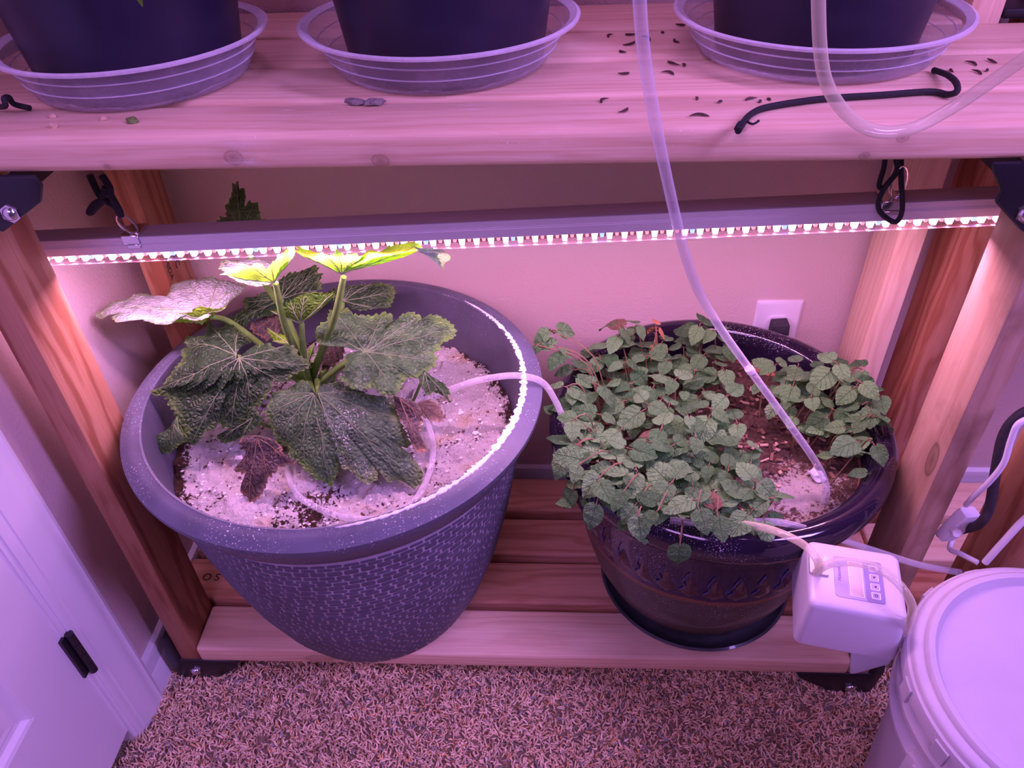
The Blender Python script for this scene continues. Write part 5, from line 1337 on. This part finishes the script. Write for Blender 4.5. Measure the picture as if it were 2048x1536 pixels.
# ------------------------------------------------------------------ bits on the upper shelf
M['scrap'] = plain('dried_leaf_scrap', (0.075, 0.035, 0.030), 0.7, noise=0.4, nscale=300)
DEB = [(0.6993,0.2984,1),(0.725,0.3007,1.3),(0.7517,0.2859,1.2),(0.7239,0.2594,1.6),(0.7802,0.2674,1.2),(0.7696,0.3101,.5),(0.7115,0.2348,.9),(0.7509,0.2777,.8),(0.7653,0.1887,1.6),(0.7814,0.1823,.9),(0.7146,0.1539,1.1),(0.7642,0.1543,1.3),(0.6805,0.072,1.1),(0.7069,0.0455,1.3),(0.7802,0.0727,.5),(0.779,0.0287,1.5),(0.7979,0.3366,1.1),(0.8017,0.0645,.6),(1.0935,0.1641,1.2),(1.0868,0.1348,1.1),(1.1143,0.1696,1.1),(1.0983,0.1438,.7),(1.0601,0.1462,.9),(0.8303,0.0701,1.0),(0.8512,0.0691,.5),(0.8411,0.0611,.5)]
for i, (x, y, s_) in enumerate(DEB):
    a = random.uniform(0, 2*PI); L = 0.0125*s_; cv_ = random.uniform(0.6, 2.6)*random.choice((-1, 1))
    pts = []
    th = a; q = Vector((x-math.cos(a)*L*.4, y-math.sin(a)*L*.4, H+0.0012))
    for j in range(7):
        pts.append(q.copy()); q = q + Vector((math.cos(th), math.sin(th), 0.10 if j < 3 else -0.02))*(L/5); th += cv_/6
    mb = MB(); P2 = catmull(pts, 2); n_ = len(P2)
    for j in range(n_-1):
        t = j/(n_-1); t1 = (j+1)/(n_-1); w0 = 0.0002+0.0013*math.sin(PI*t**.8); w1 = 0.0002+0.0013*math.sin(PI*t1**.8)
        mb.tube([P2[j], P2[j+1]], w0, 5, cap=True, r1=w1)
    o = mb.build('leaf_scrap', M['scrap'])
    bd_ = 'front' if y < 0.092 else ('second' if y < 0.208 else 'third')
    wh = 'right of right saucer' if x > 1.0 else 'left of long tube' if x < 0.745 else 'right of long tube'
    tag(o, f'dark curled dried leaf scrap on the {bd_} upper board {wh}', 'leaf scrap', f'dried leaf scraps on the {bd_} board {wh}')
def crumple(name, c, sx, sy, sz, mat, label, cat, seed, rot=0.0):
    r_ = random.Random(seed); b_ = bmesh.new(); bmesh.ops.create_icosphere(b_, subdivisions=2, radius=1.0)
    me = bpy.data.meshes.new(name)
    for v_ in b_.verts:
        k_ = 1 + 0.45*mn.noise(v_.co*2.1 + Vector((seed, 0, 0)))
        v_.co = Vector((v_.co.x*sx*k_, v_.co.y*sy*k_, max(-0.2, v_.co.z)*sz*k_))
    b_.to_mesh(me); b_.free(); me.materials.append(mat)
    o = bpy.data.objects.new(name, me); link(o); o.location = c; o.rotation_euler = (0, 0, rot)
    return tag(o, label, cat)
M['grey_leaf'] = plain('dry_grey_leaf', (0.20, 0.17, 0.16), 0.85, noise=0.35, nscale=250)
g1 = crumple('dried_leaf', (0.423, 0.078, H+0.002), 0.013, 0.006, 0.005, M['grey_leaf'], 'folded grey dried leaf in front of the middle saucer', 'dried leaf', 3, -0.2)
g2 = crumple('half', (0.023, 0.001, 0.0005), 0.011, 0.0055, 0.005, M['grey_leaf'], None, None, 5, 0.3); g2.parent = g1; g2.rotation_euler = (0, 0, 0.5)
M['tan_bit'] = plain('tan_petal', (0.62, 0.42, 0.28), 0.8)
M['moss'] = plain('moss_bit', (0.14, 0.20, 0.05), 0.9, noise=0.4, nscale=300)
for i, (x, y, mt_, lbl, s_) in enumerate(((0.105, 0.055, 'tan_bit', 'tan petal scrap against the left saucer', .0042), (0.1196, 0.0273, 'tan_bit', 'tan petal scrap nearest the front edge below the left saucer', .0045), (0.1646, 0.0457, 'tan_bit', 'small pale tan crumb in front of the left saucer', .0038), (0.1988, 0.0374, 'moss', 'green mossy crumb in front of the left saucer', .0062))):
    crumple('plant_crumb', (x, y, H+0.0008), s_, s_*.8, s_*.9, M[mt_], lbl, 'crumb', 10+i)
# drooping leaf of the plant in the left pot
dl = empty('potted_seedling', (0.17, 0.16, H+0.262)); tag(dl, 'green leaf tip drooping before the left black pot', 'plant')
o = MB().tube([(0.17, 0.16, H+0.255), (0.19, 0.12, H+0.33), (0.225, 0.055, H+0.30), (0.248, 0.032, H+0.19)], 0.002, 6, smooth=6).build('stem', M['stem'], dl); o.location = -Vector(dl.location)
lf = MB(); v_, f_ = [], []
for i in range(10):
    t = i/9; wd = 0.011*math.sin(PI*min(1, 0.12+0.88*t))**.8 if t < 1 else 0.0003
    c = Vector((0.248+0.004*t, 0.032-0.004*t, H+0.195-0.083*t))
    for u in (-1, -.5, 0, .5, 1): v_.append((c.x+u*wd, c.y-abs(u)*wd*0.5, c.z))
for i in range(9):
    for j in range(4): f_.append((i*5+j, i*5+5+j, i*5+6+j, i*5+j+1))
o = lf.add(v_, f_).build('leaf', M['young2'], dl, fixn=False); o.location = -Vector(dl.location)
# things lying in the blue planter
M['blue_scrap'] = plain('blue_plastic', (0.13, 0.13, 0.55), 0.4)
o = crumple('blue_scrap', (1.080, 0.148, 0.362), 0.014, 0.022, 0.022, M['blue_scrap'], 'crumpled blue plastic scrap at the right of the lemon balm', 'scrap', 31)
M['pebble'] = plain('blue_white_pebble', (0.60, 0.62, 0.72), 0.5, noise=0.3, nscale=90)
o = crumple('pebble', (1.030, 0.098, 0.348), 0.010, 0.014, 0.008, M['pebble'], 'pale bluish pebble beside the tube end in the blue planter', 'pebble', 33, .5)
o = P_(MB().box((1.196, 0.335, H+0.0005), (1.300, 0.457, H+0.012)).build('bracket', M['black'], wb, bevel=0.002))  # bracket made deeper, out to the wall, to block lamp light from above
